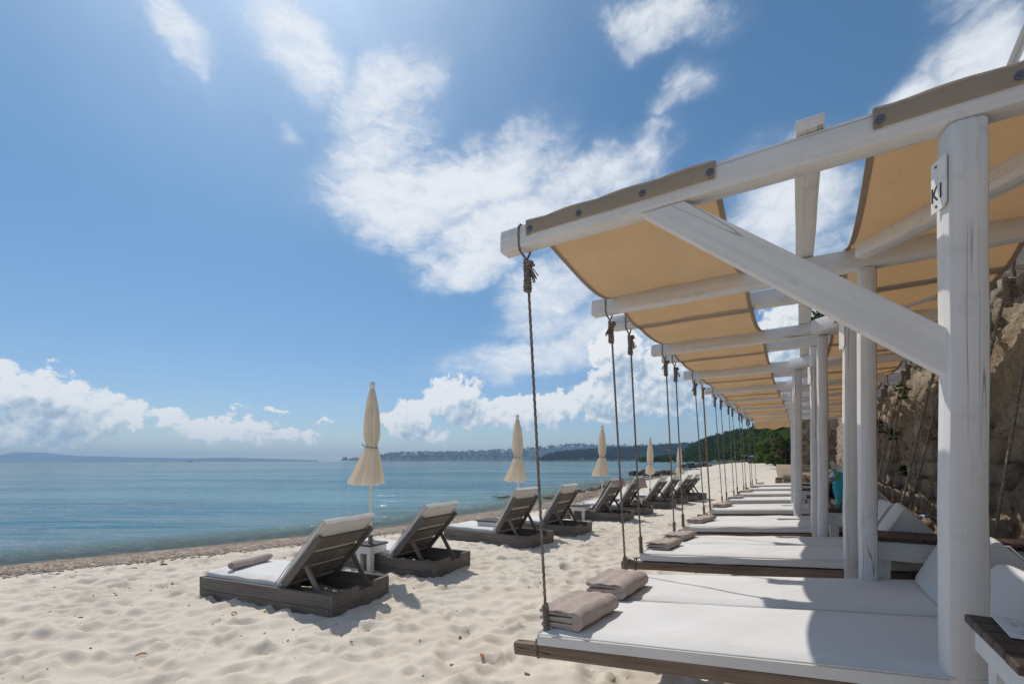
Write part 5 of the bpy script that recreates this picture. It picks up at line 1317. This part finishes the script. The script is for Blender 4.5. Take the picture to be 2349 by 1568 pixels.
parasol('second closed cream parasol, behind the third lounger', 1189, 9.75, 2.40, 1.30, .72, .6, (-.4, 0), 2)
parasol('third closed cream parasol, behind the draped loungers', 1381, 12.5, 2.38, 1.27, .62, .4, (.2, 0), 3)
parasol('fourth closed cream parasol, bunched skirt, behind the seventh lounger', 1491, 16.4, 2.25, 1.22, 0, .5, (.2, 0), 4)
parasol('fifth closed cream parasol, bunched skirt, farthest away', 1558, 20.0, 2.16, 1.22, 0, .3, (.4, 0), 5)

# ------------------------------------------------------------------ shingle along the water and litter on the sand
def bits(n, sampler, size, flat, seed, verts=6):
    g = np.random.default_rng(seed); P = sampler(g, n); s = size[0]+(size[1]-size[0])*g.random(len(P))**2.2
    oct_ = np.array([(1, 0, 0), (0, 1, 0), (-1, 0, 0), (0, -1, 0), (0, 0, 1), (0, 0, -1)], float); F8 = np.array([(0, 1, 4), (1, 2, 4), (2, 3, 4), (3, 0, 4), (1, 0, 5), (2, 1, 5), (3, 2, 5), (0, 3, 5)])
    a = g.random(len(P))*6.283; ex = g.uniform(.8, 1.7, len(P)); ca, sa = np.cos(a), np.sin(a)
    o_ = oct_[None]+g.normal(size=(len(P), 6, 3))*.22; X = o_[:, :, 0]*ex[:, None]; Y = o_[:, :, 1]; Z = o_[:, :, 2]*flat
    V = np.stack([(X*ca[:, None]-Y*sa[:, None]), (X*sa[:, None]+Y*ca[:, None]), Z], -1)*s[:, None, None]+P[:, None, :]
    return V.reshape(-1, 3), (F8[None]+6*np.arange(len(P))[:, None, None]).reshape(-1, 3)
def zs(P):
    i = np.clip(np.searchsorted(ax_x, P[:, 0]), 1, nx-1); j = np.clip(np.searchsorted(ax_y, P[:, 1]), 1, ny-1)
    return (GZ[j, i]+GZ[j-1, i]+GZ[j, i-1]+GZ[j-1, i-1])/4
def shingle(g, n):
    seg = shore[3:13].copy(); out = []
    wts = np.array([3.4, 4, 3, 2.0, 1.5, .6, .5, .3, .2]); wts /= wts.sum()
    k = g.choice(9, n, p=wts); q = g.random(n); A = seg[k]; B = seg[k+1]; d = B-A; L = np.hypot(d[:, 0], d[:, 1])[:, None]; nrm = np.stack([d[:, 1], -d[:, 0]], 1)/L
    off_ = np.abs(g.normal(0, .62, n))+.02; P = A+d*q[:, None]+nrm*off_[:, None]; P = np.concatenate([P, np.zeros((n, 1))], 1); P[:, 2] = zs(P)+.003; return P
def islands(name, cols, rough=.75):
    m, t = mat(name); isl = t.node('ShaderNodeNewGeometry').outputs['Random Per Island']; t.put(t.p.inputs['Base Color'], t.ramp(isl, [(i/(len(cols)-1), c) for i, c in enumerate(cols)])); t.p.inputs['Roughness'].default_value = rough; return m
M_peb = islands('mixed_pebbles', [(.10, .075, .06), (.30, .22, .16), (.20, .15, .12), (.42, .34, .26), (.26, .16, .11), (.50, .45, .39)])
v, f = bits(34000, shingle, (.012, .044), .5, 3); tag(obj('shingle', np_mesh('shingle', v, f), M_peb), 'mixed brown pebbles along the water line', 'pebbles', kind='stuff')
def litter(g, n):
    P = np.stack([g.uniform(-9, 5, n), 2.4+g.random(n)**1.5*13, np.zeros(n)], 1); cl = P[g.integers(0, n//6, n)]; m = g.random(n) < .45; P[m, :2] = cl[m, :2]+g.normal(size=(m.sum(), 2))*.11
    d = shore_dist(P[:, 0], P[:, 1]); P = P[d > 1.0]; P[:, 2] = zs(P)+.002; return P
M_lit = islands('beach_litter_bits', [(.05, .035, .025), (.10, .07, .05), (.07, .06, .055), (.16, .10, .06), (.045, .04, .04), (.30, .12, .05), (.12, .10, .09), (.34, .30, .26)])
v, f = bits(1300, litter, (.004, .019), .42, 5); tag(obj('beach_litter', np_mesh('beach_litter', v, f), M_lit), 'dried weed, bark and pebbles strewn over the sand', 'litter', kind='stuff')
def litter2(g, n):
    Y = 14+g.random(n)**1.3*60; X = (g.random(n)-.35)*Y*.9; P = np.stack([X, Y, 0*X], 1); cl = P[g.integers(0, n//9, n)]; m = g.random(n) < .6; P[m, :2] = cl[m, :2]+g.normal(size=(m.sum(), 2))*.35
    d = shore_dist(P[:, 0], P[:, 1]); P = P[(d > .9)]; P[:, 2] = zs(P)+.004; return P
v, f = bits(2600, litter2, (.012, .06), .4, 6); tag(obj('beach_litter', np_mesh('beach_litter', v, f), M_lit), 'dark weed and drift bits scattered over the far beach', 'litter', kind='stuff')
# fallen leaves big enough to see
ML = simple('orange_dry_leaf', (.42, .16, .05), .7, None, .2, 30)
for i, (u, v, lb) in enumerate([(322, 1503, 'orange curled dry leaf on the sand at lower left'), (1104, 1511, 'orange dry leaf on the sand left of the nearest bed'), (536, 1406, 'small brown dry leaf beside the nearest lounger shadow')]):
    Y = EYE*FP/(v-1056); b = MB(); n = 8
    for k in range(n+1):
        q = k/n; wd_ = .016*math.sin(math.pi*q)**.7; b.v += [(-.035+.07*q, -wd_, .012*math.sin(q*3)+.008), (-.035+.07*q, 0, .012*math.sin(q*3)), (-.035+.07*q, wd_, .012*math.sin(q*3)+.008)]
    b.f = [[k*3+j, k*3+j+1, k*3+j+4, k*3+j+3] for k in range(n) for j in (0, 1)]
    o = obj('dry_leaf', b, ML, None, Matrix.Translation((X_at(u, Y), Y, ground_z(X_at(u, Y), Y)+.006)) @ Matrix.Rotation(i*1.2+.5, 4, 'Z')); tag(o, lb, 'leaf')
